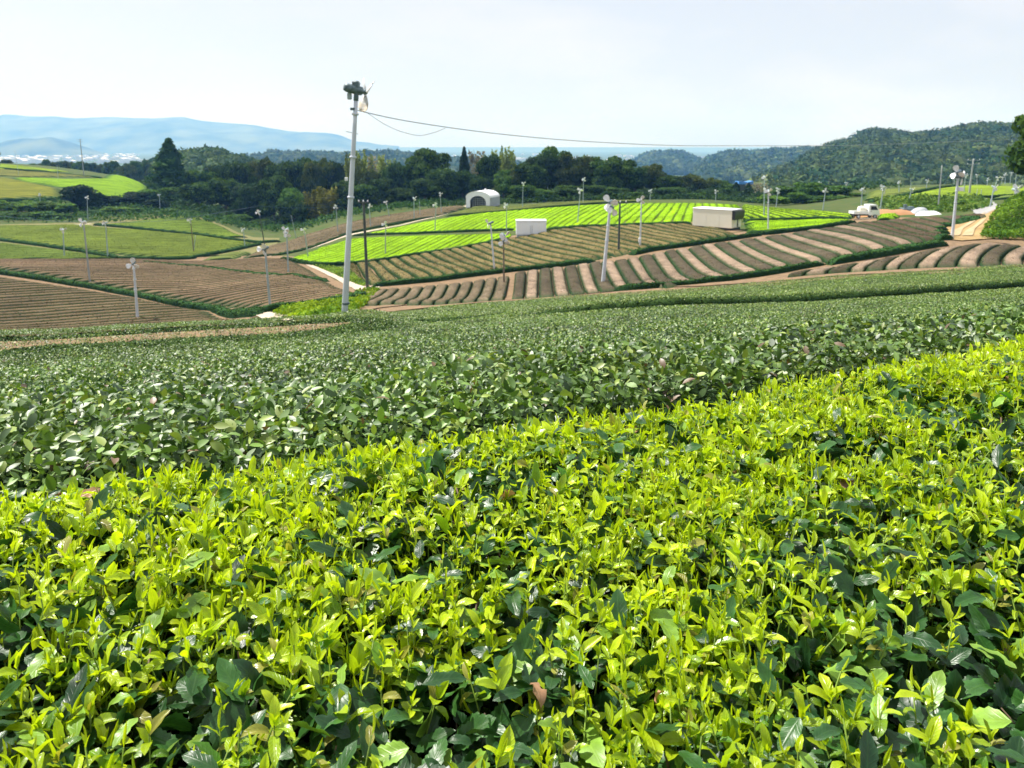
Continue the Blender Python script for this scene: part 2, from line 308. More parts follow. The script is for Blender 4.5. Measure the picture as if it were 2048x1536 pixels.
# ------------------------------------------------------------------ terrain, read off the photograph column by column
SP, CP = math.sin(PITCH), math.cos(PITCH)
def ray(px, py):
    """(x per metre of depth, drop per metre of depth)"""
    v = (CY - py) / FPX; y = CP + v * SP
    return ((px - CX) / FPX) / y, -(-SP + v * CP) / y
HC = 0.62                     # height of the clipped tea
FARZ = [(400, 28), (700, 45), (3000, 70), (60000, 70)]
COLS = [   # picture column, [tea-top (depth, row)], [bare ground (depth, row)], [depth, drop]
 (0,    [(1.5, 935), (3.4, 800), (8, 727), (14.6, 705)], [(16, 697), (17.2, 687), (19, 687), (30, 694), (50, 678), (60, 656), (78, 590), (95, 543), (125, 515), (155, 476), (185, 450), (230, 400), (280, 366), (330, 340), (360, 326)], [(420, 20), (700, 45), (3000, 70), (60000, 70)]),
 (250,  [(1.6, 905), (3.8, 780), (9, 712), (15.5, 690)], [(17, 680), (18.3, 673), (20, 672), (30, 687), (49, 670), (60, 650), (80, 586), (98, 548), (125, 516), (155, 482), (185, 448), (230, 409), (250, 396), (300, 369), (330, 357), (345, 354)], [(420, 24), (700, 45), (3000, 70), (60000, 70)]),
 (350,  [(1.7, 890), (4, 770), (9.5, 704), (16, 683)], [(17.5, 673), (18.7, 667), (20.5, 667), (32, 682), (48, 667), (60, 647), (82, 585), (100, 550), (125, 517), (150, 490), (175, 462), (190, 440), (215, 427), (240, 410), (300, 400)], FARZ),
 (560,  [(1.8, 862), (4.5, 750), (10, 688), (17, 668)], [(18.5, 661), (19.8, 656), (21.5, 656), (33, 670), (46, 640), (50, 626), (62, 612), (75, 580), (95, 545), (115, 516), (122, 511), (140, 499), (160, 482), (175, 471), (200, 462), (260, 445)], FARZ),
 (700,  [(1.8, 846), (5, 730), (11, 674), (17.6, 658)], [(19, 653), (20.5, 648), (22, 647), (33, 652), (46, 624), (54, 612), (60, 600), (68, 582), (77, 570), (92, 545), (110, 521), (125, 496), (145, 469), (155, 458), (190, 433), (230, 425)], FARZ),
 (860,  [(1.85, 830), (5.5, 718), (12, 662), (20, 646), (22, 636), (36, 613)], [(44, 614), (54, 611), (62, 599), (74, 557), (80, 546), (92, 531), (112, 500), (130, 470), (155, 438), (165, 430), (185, 416), (240, 412)], FARZ),
 (1024, [(1.9, 813), (6, 700), (12.5, 652), (20, 636), (22, 628), (38, 600)], [(44, 603), (57, 597), (66, 572), (77, 543), (80, 539), (98, 505), (118, 471), (140, 440), (165, 418), (172, 412), (190, 408), (240, 406)], FARZ),
 (1206, [(2.0, 792), (6.5, 688), (13.5, 640), (22, 619), (24, 612), (42, 587)], [(48, 589), (58, 580), (80, 514), (84, 506), (98, 475), (112, 449), (140, 422), (165, 406), (185, 401), (240, 401)], FARZ),
 (1400, [(2.1, 767), (7, 674), (15, 624), (24, 608), (26, 602), (43, 574)], [(49, 575), (56, 560), (60, 551), (98, 462), (106, 446), (140, 417), (165, 402), (185, 399), (240, 400)], FARZ),
 (1560, [(2.3, 743), (7.5, 664), (16, 622), (26, 602), (28, 596), (44, 561)], [(49, 562), (52, 553), (56, 540), (92, 464), (98, 456), (112, 438), (140, 420), (165, 413), (200, 409)], [(300, 22), (700, 45), (3000, 70), (60000, 70)]),
 (1750, [(2.5, 716), (8, 647), (17, 610), (28, 591), (30, 585), (44, 547)], [(48, 548), (51, 541), (58, 506), (100, 437), (104, 433), (115, 425), (140, 412), (150, 403), (200, 376), (230, 374)], [(300, 22), (700, 45), (3000, 70), (60000, 70)]),
 (1905, [(2.7, 697), (8.5, 637), (18, 600), (29, 583), (31, 577), (45, 539)], [(49, 540), (52, 533), (64, 482), (68, 477), (74, 470), (85, 449), (100, 428), (110, 421), (130, 405), (150, 389), (200, 371), (230, 369)], [(300, 22), (700, 45), (3000, 70), (60000, 70)]),
 (1985, [(2.8, 684), (8.8, 631), (18.5, 596), (29.5, 579), (31.5, 573), (45, 534)], [(50, 536), (54, 526), (65, 482), (69, 474), (76, 440), (84, 428), (100, 417), (130, 402), (150, 389), (200, 371), (230, 370)], [(300, 22), (700, 45), (3000, 70), (60000, 70)]),
 (2048, [(2.9, 673), (9, 625), (19, 592), (30, 575), (32, 569), (46, 530)], [(50, 532), (54, 523), (65, 487), (68, 478), (79, 396), (88, 400), (110, 408), (150, 388), (200, 371), (230, 371)], [(300, 22), (700, 45), (3000, 70), (60000, 70)]),
]
def pchip(x, y, xq):
    x = np.asarray(x, float); y = np.asarray(y, float)
    h = np.diff(x); d = np.diff(y) / h
    m = np.zeros(len(x)); m[0] = d[0]; m[-1] = d[-1]
    for i in range(1, len(x) - 1):
        m[i] = 0 if d[i - 1] * d[i] <= 0 else (h[i - 1] + h[i]) * 3 / ((2 * h[i] + h[i - 1]) / d[i - 1] + (h[i] + 2 * h[i - 1]) / d[i])
    xq = np.clip(xq, x[0], x[-1]); i = np.clip(np.searchsorted(x, xq) - 1, 0, len(x) - 2)
    t = (xq - x[i]) / h[i]
    return y[i] * (2 * t**3 - 3 * t**2 + 1) + h[i] * m[i] * (t**3 - 2 * t**2 + t) + y[i + 1] * (-2 * t**3 + 3 * t**2) + h[i] * m[i + 1] * (t**3 - t**2)
LD0, LD1, NLD = math.log(0.2), math.log(60000), 1300
U0, U1, NU = -1.25, 1.25, 260
_ld = np.linspace(LD0, LD1, NLD)
_cu, _ct = [], []
for px, c, g, z in COLS:
    pts = [(math.log(0.2), 1.42), (math.log(1.0), 1.40)]
    hcol = float(np.interp(px, [0, 250, 350, 560, 700], [0.42, 0.45, 0.50, 0.56, HC]))
    pts += [(math.log(D), D * ray(px, py)[1] + hcol) for D, py in c]
    pts += [(math.log(D), D * ray(px, py)[1]) for D, py in g] + [(math.log(D), z_) for D, z_ in z]
    _cu.append((px - CX) / FPX); _ct.append(pchip([p[0] for p in pts], [p[1] for p in pts], _ld))
_cu = [-0.9] + _cu + [0.9]; _ct = [_ct[0]] + _ct + [_ct[-1]]
_ct = np.array(_ct); _us = np.linspace(U0, U1, NU)
TAB = np.array([pchip(_cu, _ct[:, k], _us) for k in range(NLD)]).T       # NU x NLD of drops
ker = np.array([1, 3, 4, 3, 1]) / 12.0
pad = np.pad(TAB, ((2, 2), (0, 0)), mode='edge'); TAB = sum(ker[i] * pad[i:i + NU] for i in range(5))
pad = np.pad(TAB, ((0, 0), (2, 2)), mode='edge'); TAB = sum(ker[i] * pad[:, i:i + NLD] for i in range(5))
def drop_uD(u, D):
    fu = (np.clip(u, U0, U1) - U0) / (U1 - U0) * (NU - 1); fd = (np.log(np.clip(D, 0.2, 59999)) - LD0) / (LD1 - LD0) * (NLD - 1)
    i = np.clip(fu.astype(int) if hasattr(fu, 'astype') else int(fu), 0, NU - 2); j = np.clip(fd.astype(int) if hasattr(fd, 'astype') else int(fd), 0, NLD - 2)
    a = fu - i; b = fd - j
    return (TAB[i, j] * (1 - a) + TAB[i + 1, j] * a) * (1 - b) + (TAB[i, j + 1] * (1 - a) + TAB[i + 1, j + 1] * a) * b
def G(x, y):
    x = np.asarray(x, float); y = np.asarray(y, float)
    th = np.clip(np.arctan2(x, y), -math.atan(1.25), math.atan(1.25)); r = np.hypot(x, y)
    return -drop_uD(np.tan(th), r * np.cos(th))
def at(px, py, h=0.0, dmin=42.0, dmax=2500.0):
    """first point of the ground (raised by h) that the sight line through this picture point meets beyond dmin"""
    v = (CY - py) / FPX; u, t = ray(px, py)
    D = np.exp(np.linspace(math.log(dmin), math.log(dmax), 4000))
    g = drop_uD(np.full_like(D, u), D) - h - D * t        # > 0 while the ray is above the ground
    k = np.where((g[:-1] > 0) & (g[1:] <= 0))[0]
    if len(k) == 0: k = [int(np.argmin(np.abs(g / D)))]
    k = k[0]
    d = D[k] + (D[min(k + 1, len(D) - 1)] - D[k]) * (g[k] / (g[k] - g[min(k + 1, len(D) - 1)] + 1e-9) if g[k] > 0 else 0)
    return np.array([u * d, d, float(G(u * d, d))])
def atD(px, py, D):
    u, t = ray(px, py); return np.array([u * D, D, -t * D])
def poly(pts, h=0.0, dmin=42.0): return np.array([at(a, b, h, dmin)[:2] for a, b in pts])

# the ground: one sheet all round the camera, out past the horizon
th = np.concatenate([np.radians(np.arange(-180, -46, 6.0)), np.radians(np.arange(-46, 46.01, 0.34)), np.radians(np.arange(52, 180.1, 6.0))])
rr = np.concatenate([[0.0], np.exp(np.linspace(math.log(0.25), math.log(45000), 420))])
T2, R2 = np.meshgrid(th, rr, indexing='ij')
X2, Y2 = R2 * np.sin(T2), R2 * np.cos(T2)
Z2 = G(X2, np.where(R2 == 0, 1e-6, Y2))
Z2 = Z2 + (fbm(X2 * 0.8, Y2 * 0.8, 3) - 0.5) * np.clip(R2 - 1, 0, 1) * 0.10
nt_, nr_ = X2.shape
I = np.arange(nt_ * nr_).reshape(nt_, nr_)
mesh_np('ground', np.stack([X2, Y2, Z2], -1).reshape(-1, 3), [np.stack([I[:-1, :-1], I[:-1, 1:], I[1:, 1:], I[1:, :-1]], -1).reshape(-1, 4)], M_GROUND)
tag(bpy.data.objects['ground'], kind='structure')

# ------------------------------------------------------------------ strips, rows, hedges
def tufts(P, Nn, size, col, jit=0.6):
    """small leaf cards at points P (each its own random tilt)"""
    n = len(P); d = rng.normal(size=(n, 3)); nn = Nn + jit * d; nn /= np.linalg.norm(nn, axis=1, keepdims=True)
    a = np.cross(nn, rng.normal(size=(n, 3))); a /= np.linalg.norm(a, axis=1, keepdims=True) + 1e-9; b = np.cross(nn, a)
    s = (size * rng.uniform(0.6, 1.3, n))[:, None]
    V = np.stack([P - a * s, P + b * s * 0.5 , P + a * s, P - b * s * 0.5], 1).reshape(-1, 3)
    return V, np.arange(4 * n).reshape(-1, 4), np.repeat(col, 4, axis=0)

PROF = np.array([(0.0, 0.0), (0.03, 0.45), (0.07, 0.80), (0.2, 0.95), (0.5, 1.0), (0.8, 0.95), (0.93, 0.80), (0.97, 0.45), (1.0, 0.0)])
def row_mesh(name, A, B, h, top, side, mat=None, tuft=12, tsize=0.10, amp=0.035, green=0.12, taper=True):
    """hedge between edge lines A and B (n,2), standing on the ground"""
    n = len(A); w = PROF[:, 0]; hh = PROF[:, 1]
    XY = A[:, None] * (1 - w)[None, :, None] + B[:, None] * w[None, :, None]
    x, y = XY[..., 0], XY[..., 1]; g = G(x, y)
    nz = (fbm(x * 0.45, y * 0.45, 3) - 0.5) * 2
    h = np.broadcast_to(np.asarray(h, float).reshape(-1, 1), (n, 1)); H = h * hh[None] * (1 + amp * nz + amp * 0.4 * rng.normal(size=x.shape))
    if taper: H[[0, -1]] *= 0.05; H[[1, -2]] *= 0.9
    V = np.stack([x, y, g + H - 0.03], -1)
    m = len(w); I = np.arange(n * m).reshape(n, m)
    F = np.stack([I[:-1, :-1], I[1:, :-1], I[1:, 1:], I[:-1, 1:]], -1).reshape(-1, 4)
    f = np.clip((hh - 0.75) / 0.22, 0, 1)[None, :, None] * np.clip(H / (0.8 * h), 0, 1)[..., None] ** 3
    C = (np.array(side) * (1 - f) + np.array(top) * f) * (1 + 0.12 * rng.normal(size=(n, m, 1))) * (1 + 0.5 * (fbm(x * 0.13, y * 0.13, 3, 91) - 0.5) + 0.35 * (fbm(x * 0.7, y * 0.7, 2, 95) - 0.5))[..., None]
    V = V.reshape(-1, 3); C = np.clip(C.reshape(-1, 3), 0.004, 1); Fs = [F]
    if tuft:
        ln = np.linalg.norm((A[-1] + B[-1] - A[0] - B[0]) / 2); wd = np.linalg.norm(A - B, axis=1).mean()
        k = int(tuft * ln * (wd + float(h.mean())))
        if k > 0:
            i = rng.integers(0, n - 1, k); j = rng.integers(1, m - 2, k); a = rng.random(k)[:, None]; b = rng.random(k)[:, None]
            P = (V[i * m + j] * (1 - a) + V[(i + 1) * m + j] * a) * (1 - b) + (V[i * m + j + 1] * (1 - a) + V[(i + 1) * m + j + 1] * a) * b
            cc = C[i * m + j] * rng.uniform(0.7, 1.35, (k, 1))
            gm = rng.random(k) < green; cc[gm] = np.array([0.05, 0.10, 0.022]) * rng.uniform(0.7, 1.4, (gm.sum(), 1))
            P[:, 2] += 0.005; tv, tf, tcl = tufts(P, np.array([0, 0, 1.0]), tsize, cc)
            Fs.append(tf + len(V)); V = np.vstack([V, tv]); C = np.vstack([C, tcl])
    c0 = np.array([V[:, 0].mean(), V[:, 1].mean(), V[:, 2].min()])
    return mesh_np(name, V, Fs, mat or M_ROW, col=C, origin=c0)

def clip_line(P, d, pg):
    """interval of parameter t where P + t d lies in polygon pg (outermost crossings)"""
    a = pg; b = np.roll(pg, -1, axis=0); e = b - a
    den = d[0] * e[:, 1] - d[1] * e[:, 0]; ok = np.abs(den) > 1e-9
    q = a - P
    t = (q[:, 0] * e[:, 1] - q[:, 1] * e[:, 0]) / np.where(ok, den, 1); s = (q[:, 0] * d[1] - q[:, 1] * d[0]) / np.where(ok, den, 1)
    k = ok & (s >= 0) & (s <= 1)
    return (t[k].min(), t[k].max()) if k.sum() >= 2 else None

def field(pg, d, spacing, gap, h, style, minlen=3.0, seg=1.2, phase=0.0):
    """parallel rows inside polygon pg; yields (index, A, B)"""
    d = np.array(d, float); d /= np.linalg.norm(d); nrm = np.array([d[1], -d[0]])
    c = pg @ nrm; out = []
    k = 0; p = c.min() + phase
    while p + spacing <= c.max() + 0.5 * spacing:
        e = [clip_line(nrm * (p + gap / 2), d, pg), clip_line(nrm * (p + spacing / 2), d, pg), clip_line(nrm * (p + spacing - gap / 2), d, pg)]
        if e[1] is not None:
            e0 = e[0] or e[1]; e2 = e[2] or e[1]
            if e[1][1] - e[1][0] > minlen:
                n = max(6, int((e[1][1] - e[1][0]) / seg)); s = np.linspace(0, 1, n)[:, None]
                wob = ((fbm(s * n * 0.12, np.full_like(s, p * 3.1), 2) - 0.5) * 0.35)
                A = nrm * (p + gap / 2) + d * (e0[0] + (e0[1] - e0[0]) * s) + nrm * wob
                B = nrm * (p + spacing - gap / 2) + d * (e2[0] + (e2[1] - e2[0]) * s) + nrm * wob
                out.append((A, B))
        p += spacing; k += 1
    return out

BROWN_L, BROWN_D, BROWN_M = (0.245, 0.180, 0.128), (0.082, 0.066, 0.044), (0.140, 0.108, 0.070)
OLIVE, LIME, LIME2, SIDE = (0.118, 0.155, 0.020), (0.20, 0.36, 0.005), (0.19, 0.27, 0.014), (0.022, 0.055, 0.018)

def make_rows(rows, name, top, label_fn, group, h=0.5, tuft=10, green=0.12, side=SIDE, jitter=0.12, tsize=0.1, cat='tea row'):
    for k, (A, B) in enumerate(rows):
        t = np.array(top) * (1 + jitter * (rng.random() - 0.5) * 2)
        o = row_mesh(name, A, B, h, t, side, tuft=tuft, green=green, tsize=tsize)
        tag(o, label_fn(k), cat, group)

def hedge(name, pts, width, h, label, cat='hedge', group=None, dmin=51.0, top=(0.035, 0.085, 0.02), side=(0.018, 0.05, 0.016), tuft=45, tsize=0.11, dlist=None):
    P = poly(pts, h * 0.6, dmin) if dlist is None else np.array([atD(a, b, D)[:2] for (a, b), D in zip(pts, dlist)])
    width *= 0.72; h *= 0.72
    L = np.concatenate([[0], np.cumsum(np.linalg.norm(np.diff(P, axis=0), axis=1))]); n = max(6, int(L[-1] / 0.6))
    s = np.linspace(0, L[-1], n); Q = np.stack([np.interp(s, L, P[:, 0]), np.interp(s, L, P[:, 1])], -1)
    d = np.gradient(Q, axis=0); d /= np.linalg.norm(d, axis=1, keepdims=True) + 1e-9; nn = np.stack([-d[:, 1], d[:, 0]], -1)
    wv = width / 2 * (1 + 0.35 * (fbm(s * 0.5, s * 0 + L[-1], 2) - 0.5))[:, None]
    o = row_mesh(name, Q - nn * wv, Q + nn * wv, h, top, side, tuft=tuft, tsize=tsize, amp=0.16, green=0.4)
    return tag(o, label, cat, group)

def path(name, pts, widths, mat, dmin=42.0, lift=0.05, dlist=None):
    P = poly(pts, 0.0, dmin) if dlist is None else np.array([atD(a, b, D)[:2] for (a, b), D in zip(pts, dlist)])
    L = np.concatenate([[0], np.cumsum(np.linalg.norm(np.diff(P, axis=0), axis=1))]); n = max(8, int(L[-1] / 0.8))
    s = np.linspace(0, L[-1], n); Q = np.stack([np.interp(s, L, P[:, 0]), np.interp(s, L, P[:, 1])], -1)
    d = np.gradient(Q, axis=0); d /= np.linalg.norm(d, axis=1, keepdims=True) + 1e-9; nn = np.stack([-d[:, 1], d[:, 0]], -1)
    w = np.interp(s, L, widths) * (1 + 0.3 * (fbm(s * 0.6, s * 0 + 3, 3) - 0.5))
    k = np.linspace(-0.5, 0.5, 7); XY = Q[:, None] + nn[:, None] * (w[:, None] * k[None])[..., None]
    z = G(XY[..., 0], XY[..., 1]) + lift
    I = np.arange(n * 7).reshape(n, 7)
    o = mesh_np(name, np.concatenate([XY, z[..., None]], -1).reshape(-1, 3), [np.stack([I[:-1, :-1], I[1:, :-1], I[1:, 1:], I[:-1, 1:]], -1).reshape(-1, 4)], mat)
    return tag(o, kind='structure')

def patch(name, pg, mat, lift=0.04, step=1.0):
    """bare ground patch filling polygon pg (fan of strips)"""
    mn, mxx = pg.min(0), pg.max(0); n = max(6, int((mxx[1] - mn[1]) / step)); V = []; m = 56
    for y in np.linspace(mn[1] + 0.01, mxx[1] - 0.01, n):
        e = clip_line(np.array([0, y]), np.array([1.0, 0]), pg)
        if e is None: continue
        V.append([(x, y) for x in np.linspace(e[0], e[1], m)])
    V = np.array(V); z = G(V[..., 0], V[..., 1]) + lift; I = np.arange(V.shape[0] * m).reshape(-1, m)
    o = mesh_np(name, np.concatenate([V, z[..., None]], -1).reshape(-1, 3), [np.stack([I[:-1, :-1], I[:-1, 1:], I[1:, 1:], I[1:, :-1]], -1).reshape(-1, 4)], mat)
    return tag(o, kind='structure')

# --- bare soil under the rows
patch('soil_strip', poly([(690, 640), (735, 560), (1024, 532), (1300, 490), (1540, 458), (1720, 436), (1975, 424), (1995, 440), (1890, 480), (1990, 478), (2120, 480), (2120, 545), (1500, 575), (1206, 592), (900, 612)], 0), M_SOIL)
patch('soil_patch', poly([(-160, 700), (-160, 512), (0, 513), (540, 511), (600, 515), (727, 580), (690, 596), (540, 628), (400, 662)], 0), M_SOIL)
patch('olive_soil', poly([(-160, 512), (-160, 456), (0, 449), (190, 444), (390, 432), (520, 478), (560, 476), (540, 508)], 0), M_TURF)
patch('field_soil', poly([(690, 522), (820, 510), (1024, 472), (1100, 455), (1385, 441), (1490, 462), (1300, 494), (1024, 534), (737, 565)], 0), M_SOIL, lift=0.03)

# --- striped slope in the middle of the picture
S1 = [((760,574),(705,617)),((780,571),(728,615)),((802,570),(754,611)),((826,568),(783,607)),((850,566),(810,604)),((874,563),(838,602)),((899,561),(865,601)),((924,559),(892,600)),((948,556),(921,598)),((972,552),(950,596)),((995,549),(979,594)),((1020,546),(1008,592)),None,
 ((1029,541),(1022,590)),((1053,537),(1048,588)),((1078,534),(1076,586)),((1102,530),(1110,584)),((1127,529),(1140,581)),((1153,524),(1172,579)),((1177,521),(1200,578)),((1201,517),(1236,576)),((1227,516),(1265,573)),((1252,512),(1299,568)),((1276,508),(1330,566)),((1302,503),(1361,561)),((1327,498),(1389,558)),((1349,494),(1428,553)),((1374,492),(1460,551)),((1400,485),(1493,545)),((1425,483),(1525,540)),((1451,479),(1556,532)),((1475,477),(1588,530)),((1503,472),(1622,520)),((1526,470),(1652,517)),((1557,465),(1686,510)),((1580,463),(1718,507)),((1608,458),(1748,499)),((1633,455),(1782,494)),((1660,451),(1806,489)),((1688,447),(1832,484)),
 ((1710,442),(1854,479)),((1736,440),(1876,474)),((1765,438),(1886,466)),((1797,435),(1888,457)),((1832,432),(1894,448)),((1872,430),(1915,440)),((1915,427),(1945,434)),((1962,424),(1975,427))]
def ruled(lines, h, gap=0.07, bow=0.0, dm=53.0):
    out = []
    for a, b in zip(lines[:-1], lines[1:]):
        if a is None or b is None: continue
        A0, A1, B0, B1 = (at(*a[0], h, dm)[:2], at(*a[1], h, dm if a[1][0] < 1300 or dm < 50 else 49)[:2], at(*b[0], h, dm)[:2], at(*b[1], h, dm if b[1][0] < 1300 or dm < 50 else 49)[:2])
        n = max(8, int(np.linalg.norm(A1 - A0) / 1.0)); s = np.linspace(0, 1, n)[:, None]; q = bow * 4 * s * (1 - s)
        nv = (A1 - A0) / np.linalg.norm(A1 - A0); nv = np.array([-nv[1], nv[0]]) * np.linalg.norm(A1 - A0)
        A = A0 + (A1 - A0) * s + nv * q; B = B0 + (B1 - B0) * s + nv * q
        mid = (A + B) / 2; w = np.linalg.norm(A - B, axis=1, keepdims=True); f = np.clip(1 - gap / w, 0.5, 1)
        out.append((mid + (A - mid) * f, mid + (B - mid) * f))
    return out
ra = ruled(S1[:12], 0.45)
make_rows(ra, 'tea_row', BROWN_M, lambda k: f'mid brown cut tea row, {ordinal(k + 1)} stripe from the dark pole on the slope', 'cut tea rows on the striped slope', h=0.45, tuft=22, tsize=0.045)
rb = ruled(S1[13:], 0.45)
for k, (A, B) in enumerate(rb):
    light = k % 2 == 1 and k <= 25
    t = np.array(BROWN_L if light else BROWN_D) * (1 + 0.2 * (rng.random() - 0.5))
    if k > 26: t = np.array((0.088, 0.062, 0.040)) * (1 + 0.3 * (rng.random() - 0.5))
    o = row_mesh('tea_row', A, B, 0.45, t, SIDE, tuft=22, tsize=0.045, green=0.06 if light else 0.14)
    tag(o, f'{"pale tan" if light else "dark brown"} cut tea row, {ordinal(k + 1)} stripe past the bare orange gap', 'tea row', 'cut tea rows on the striped slope')
S2 = [((1604,539),(1570,553)),((1640,533),(1605,549)),((1682,527),(1652,545)),((1726,519),(1698,541)),((1773,511),(1728,541)),((1813,504),(1767,541)),((1859,495),(1795,541)),((1899,489),(1831,539)),((1939,485),(1871,537)),((1975,481),(1913,536)),((2012,483),(1959,531)),((2052,486),(2005,529)),((2092,490),(2050,527)),((2135,494),(2095,525))]
for k, (A, B) in enumerate(ruled(S2, 0.45, bow=-0.04, dm=49.5)):
    light = k % 2 == 1
    o = row_mesh('tea_row', A, B, 0.45, np.array(BROWN_L if light else BROWN_D) * (1 + 0.15 * (rng.random() - 0.5)), SIDE, tuft=22, tsize=0.045, green=0.06 if light else 0.14)
    tag(o, f'{"pale tan" if light else "dark brown"} cut tea row below the sandy track, {ordinal(k + 1)} from the narrow end', 'tea row', 'cut tea rows below the sandy track')

# --- green-brown rows under the storage boxes, lime slope above, fields to the west
pg = poly([(688, 523), (820, 508), (1026, 471), (1092, 458), (1210, 449), (1385, 443), (1480, 462), (1382, 481), (1300, 491), (1219, 509), (1122, 522), (1024, 531), (870, 550), (738, 562)], 0.5)
make_rows(field(pg, (-0.25, 1), 1.45, 0.22, 0.5, 0), 'tea_row', (0.150, 0.118, 0.050), lambda k: f'olive brown clipped tea row beneath the lime slope, {ordinal(k + 1)} from the dark utility pole', 'olive brown rows beneath the lime slope', tuft=16, green=0.22, tsize=0.09)
pg = poly([(705, 468), (735, 462), (865, 436), (1000, 417), (1140, 408), (1290, 402), (1400, 402), (1478, 406), (1486, 436), (1385, 439), (1206, 446), (1092, 452), (1032, 455), (832, 461)], 0.5)
make_rows(field(pg, (0.25, 1), 1.36, 0.04, 0.20, 0), 'tea_row', LIME, lambda k: f'bright lime tea row on the upper slope, {ordinal(k + 1)} from the pale track', 'bright lime rows on the upper slope', tuft=7, green=0.02, side=(0.12, 0.22, 0.012), tsize=0.1, jitter=0.13, h=0.20)
pg = poly([(575, 512), (640, 491), (707, 471), (832, 465), (1026, 459), (1022, 469), (805, 506), (662, 521), (610, 517)], 0.5)
make_rows(field(pg, (0.25, 1), 1.36, 0.04, 0.20, 0), 'tea_row', LIME, lambda k: f'bright lime tea row of the lower slope, {ordinal(k + 1)} from its tip at the track', 'bright lime rows on the lower slope', tuft=8, green=0.02, side=(0.12, 0.22, 0.012), tsize=0.1, jitter=0.13, h=0.20)
pg = poly([(1484, 406), (1520, 411), (1640, 420), (1708, 425), (1708, 431), (1640, 431), (1488, 436)], 0.5)
make_rows(field(pg, (0.12, 1), 1.5, 0.35, 0.6, 0), 'tea_row', (0.21, 0.34, 0.008), lambda k: f'short lime tea row behind the cream container, {ordinal(k + 1)} along towards the truck', 'short lime rows behind the container', tuft=8, green=0.02, tsize=0.1)
pg = poly([(1489, 440), (1640, 434), (1712, 434), (1712, 438), (1634, 449), (1536, 460), (1490, 461)], 0.5)
make_rows(field(pg, (1, 0.1), 1.9, 0.35, 0.55, 0), 'tea_row', LIME, lambda k: f'long lime tea row beside the cream container, {ordinal(k + 1)} up from the striped slope', 'long lime rows beside the container', tuft=8, green=0.02, tsize=0.1)
pg = poly([(1752, 427), (1800, 424), (1803, 429), (1754, 437)], 0.5)
make_rows(field(pg, (1, 0.1), 1.9, 0.3, 0.6, 0, minlen=1.0), 'tea_row', LIME, lambda k: f'little lime tea row in front of the orange mound, {ordinal(k + 1)} from the truck', 'little lime rows by the mound', tuft=8, green=0.02, tsize=0.1)
pg = poly([(878, 432), (945, 411), (985, 409), (1012, 412), (1165, 401), (1290, 398), (1290, 400), (1140, 406), (1000, 414), (870, 434)], 0.5)
make_rows(field(pg, (1, 0.15), 2.2, 0.3, 0.5, 0), 'tea_row', (0.12, 0.14, 0.035), lambda k: f'dull olive tea row by the white arched shed, {ordinal(k + 1)} from the lime slope', 'dull olive rows by the arched shed', tuft=7, tsize=0.1)
pg = poly([(478, 512), (530, 492), (600, 476), (700, 452), (800, 437), (928, 414), (930, 416), (868, 430), (700, 462), (640, 484), (545, 507)], 0.5) if False else poly([(478, 512), (530, 490), (600, 471), (700, 443), (800, 427), (900, 411), (932, 409), (930, 414), (868, 430), (700, 462), (640, 484), (545, 507)], 0.5)
make_rows(field(pg, (1, 0.75), 1.9, 0.3, 0.5, 0, minlen=5), 'tea_row', (0.165, 0.122, 0.074), lambda k: f'brown tea row between the pale track and the wood, {ordinal(k + 1)} from the track', 'brown rows between track and wood', tuft=8, tsize=0.1)
pg = poly([(-150, 700), (-150, 528), (0, 547), (180, 573), (300, 593), (420, 613), (500, 627), (528, 640), (400, 664), (200, 682)], 0.45)
make_rows(field(pg, (1, 0.5), 1.9, 0.6, 0.45, 0, minlen=5), 'tea_row', (0.112, 0.080, 0.046), lambda k: f'brown cut tea row in the low field, {ordinal(k + 1)} back from the front hedge', 'brown rows of the low field', tuft=16, green=0.1, tsize=0.08, h=0.45)
pg = poly([(-150, 517), (0, 516), (300, 516), (520, 513), (585, 514), (625, 535), (655, 555), (690, 570), (725, 581), (690, 590), (600, 602), (480, 613), (420, 602), (300, 582), (180, 562), (0, 534), (-150, 520)], 0.45)
make_rows(field(pg, (1, 0.42), 1.9, 0.55, 0.45, 0, minlen=5), 'tea_row', (0.150, 0.100, 0.062), lambda k: f'reddish brown cut tea row beyond the diagonal hedge, {ordinal(k + 1)} back', 'reddish brown rows beyond the diagonal hedge', tuft=13, green=0.08, tsize=0.08, h=0.45)
for pts, cl, nm in (([(195, 448), (300, 437), (390, 433), (450, 452), (518, 477), (400, 465), (300, 455), (195, 449)], (0.12, 0.175, 0.022), 'upper'),
                    ([(-150, 454), (0, 450), (180, 447), (200, 452), (400, 468), (508, 482), (460, 496), (390, 511), (300, 511), (165, 496), (0, 475), (-150, 460)], OLIVE, 'middle'),
                    ([(-150, 468), (0, 481), (160, 501), (248, 514), (0, 514), (-150, 514)], (0.095, 0.135, 0.02), 'lower'),
                    ([(395, 517), (470, 500), (520, 489), (540, 486), (525, 492), (478, 511), (450, 516)], (0.14, 0.17, 0.045), 'small')):
    make_rows(field(poly(pts, 0.5), (1, 0.3), 2.1, 0.22, 0.5, 0, minlen=4), 'tea_row', cl, lambda k: f'olive green tea row in the {nm} olive field, {ordinal(k + 1)} up from its front hedge', f'olive tea rows of the {nm} field', tuft=6, green=0.05, tsize=0.11, jitter=0.09)

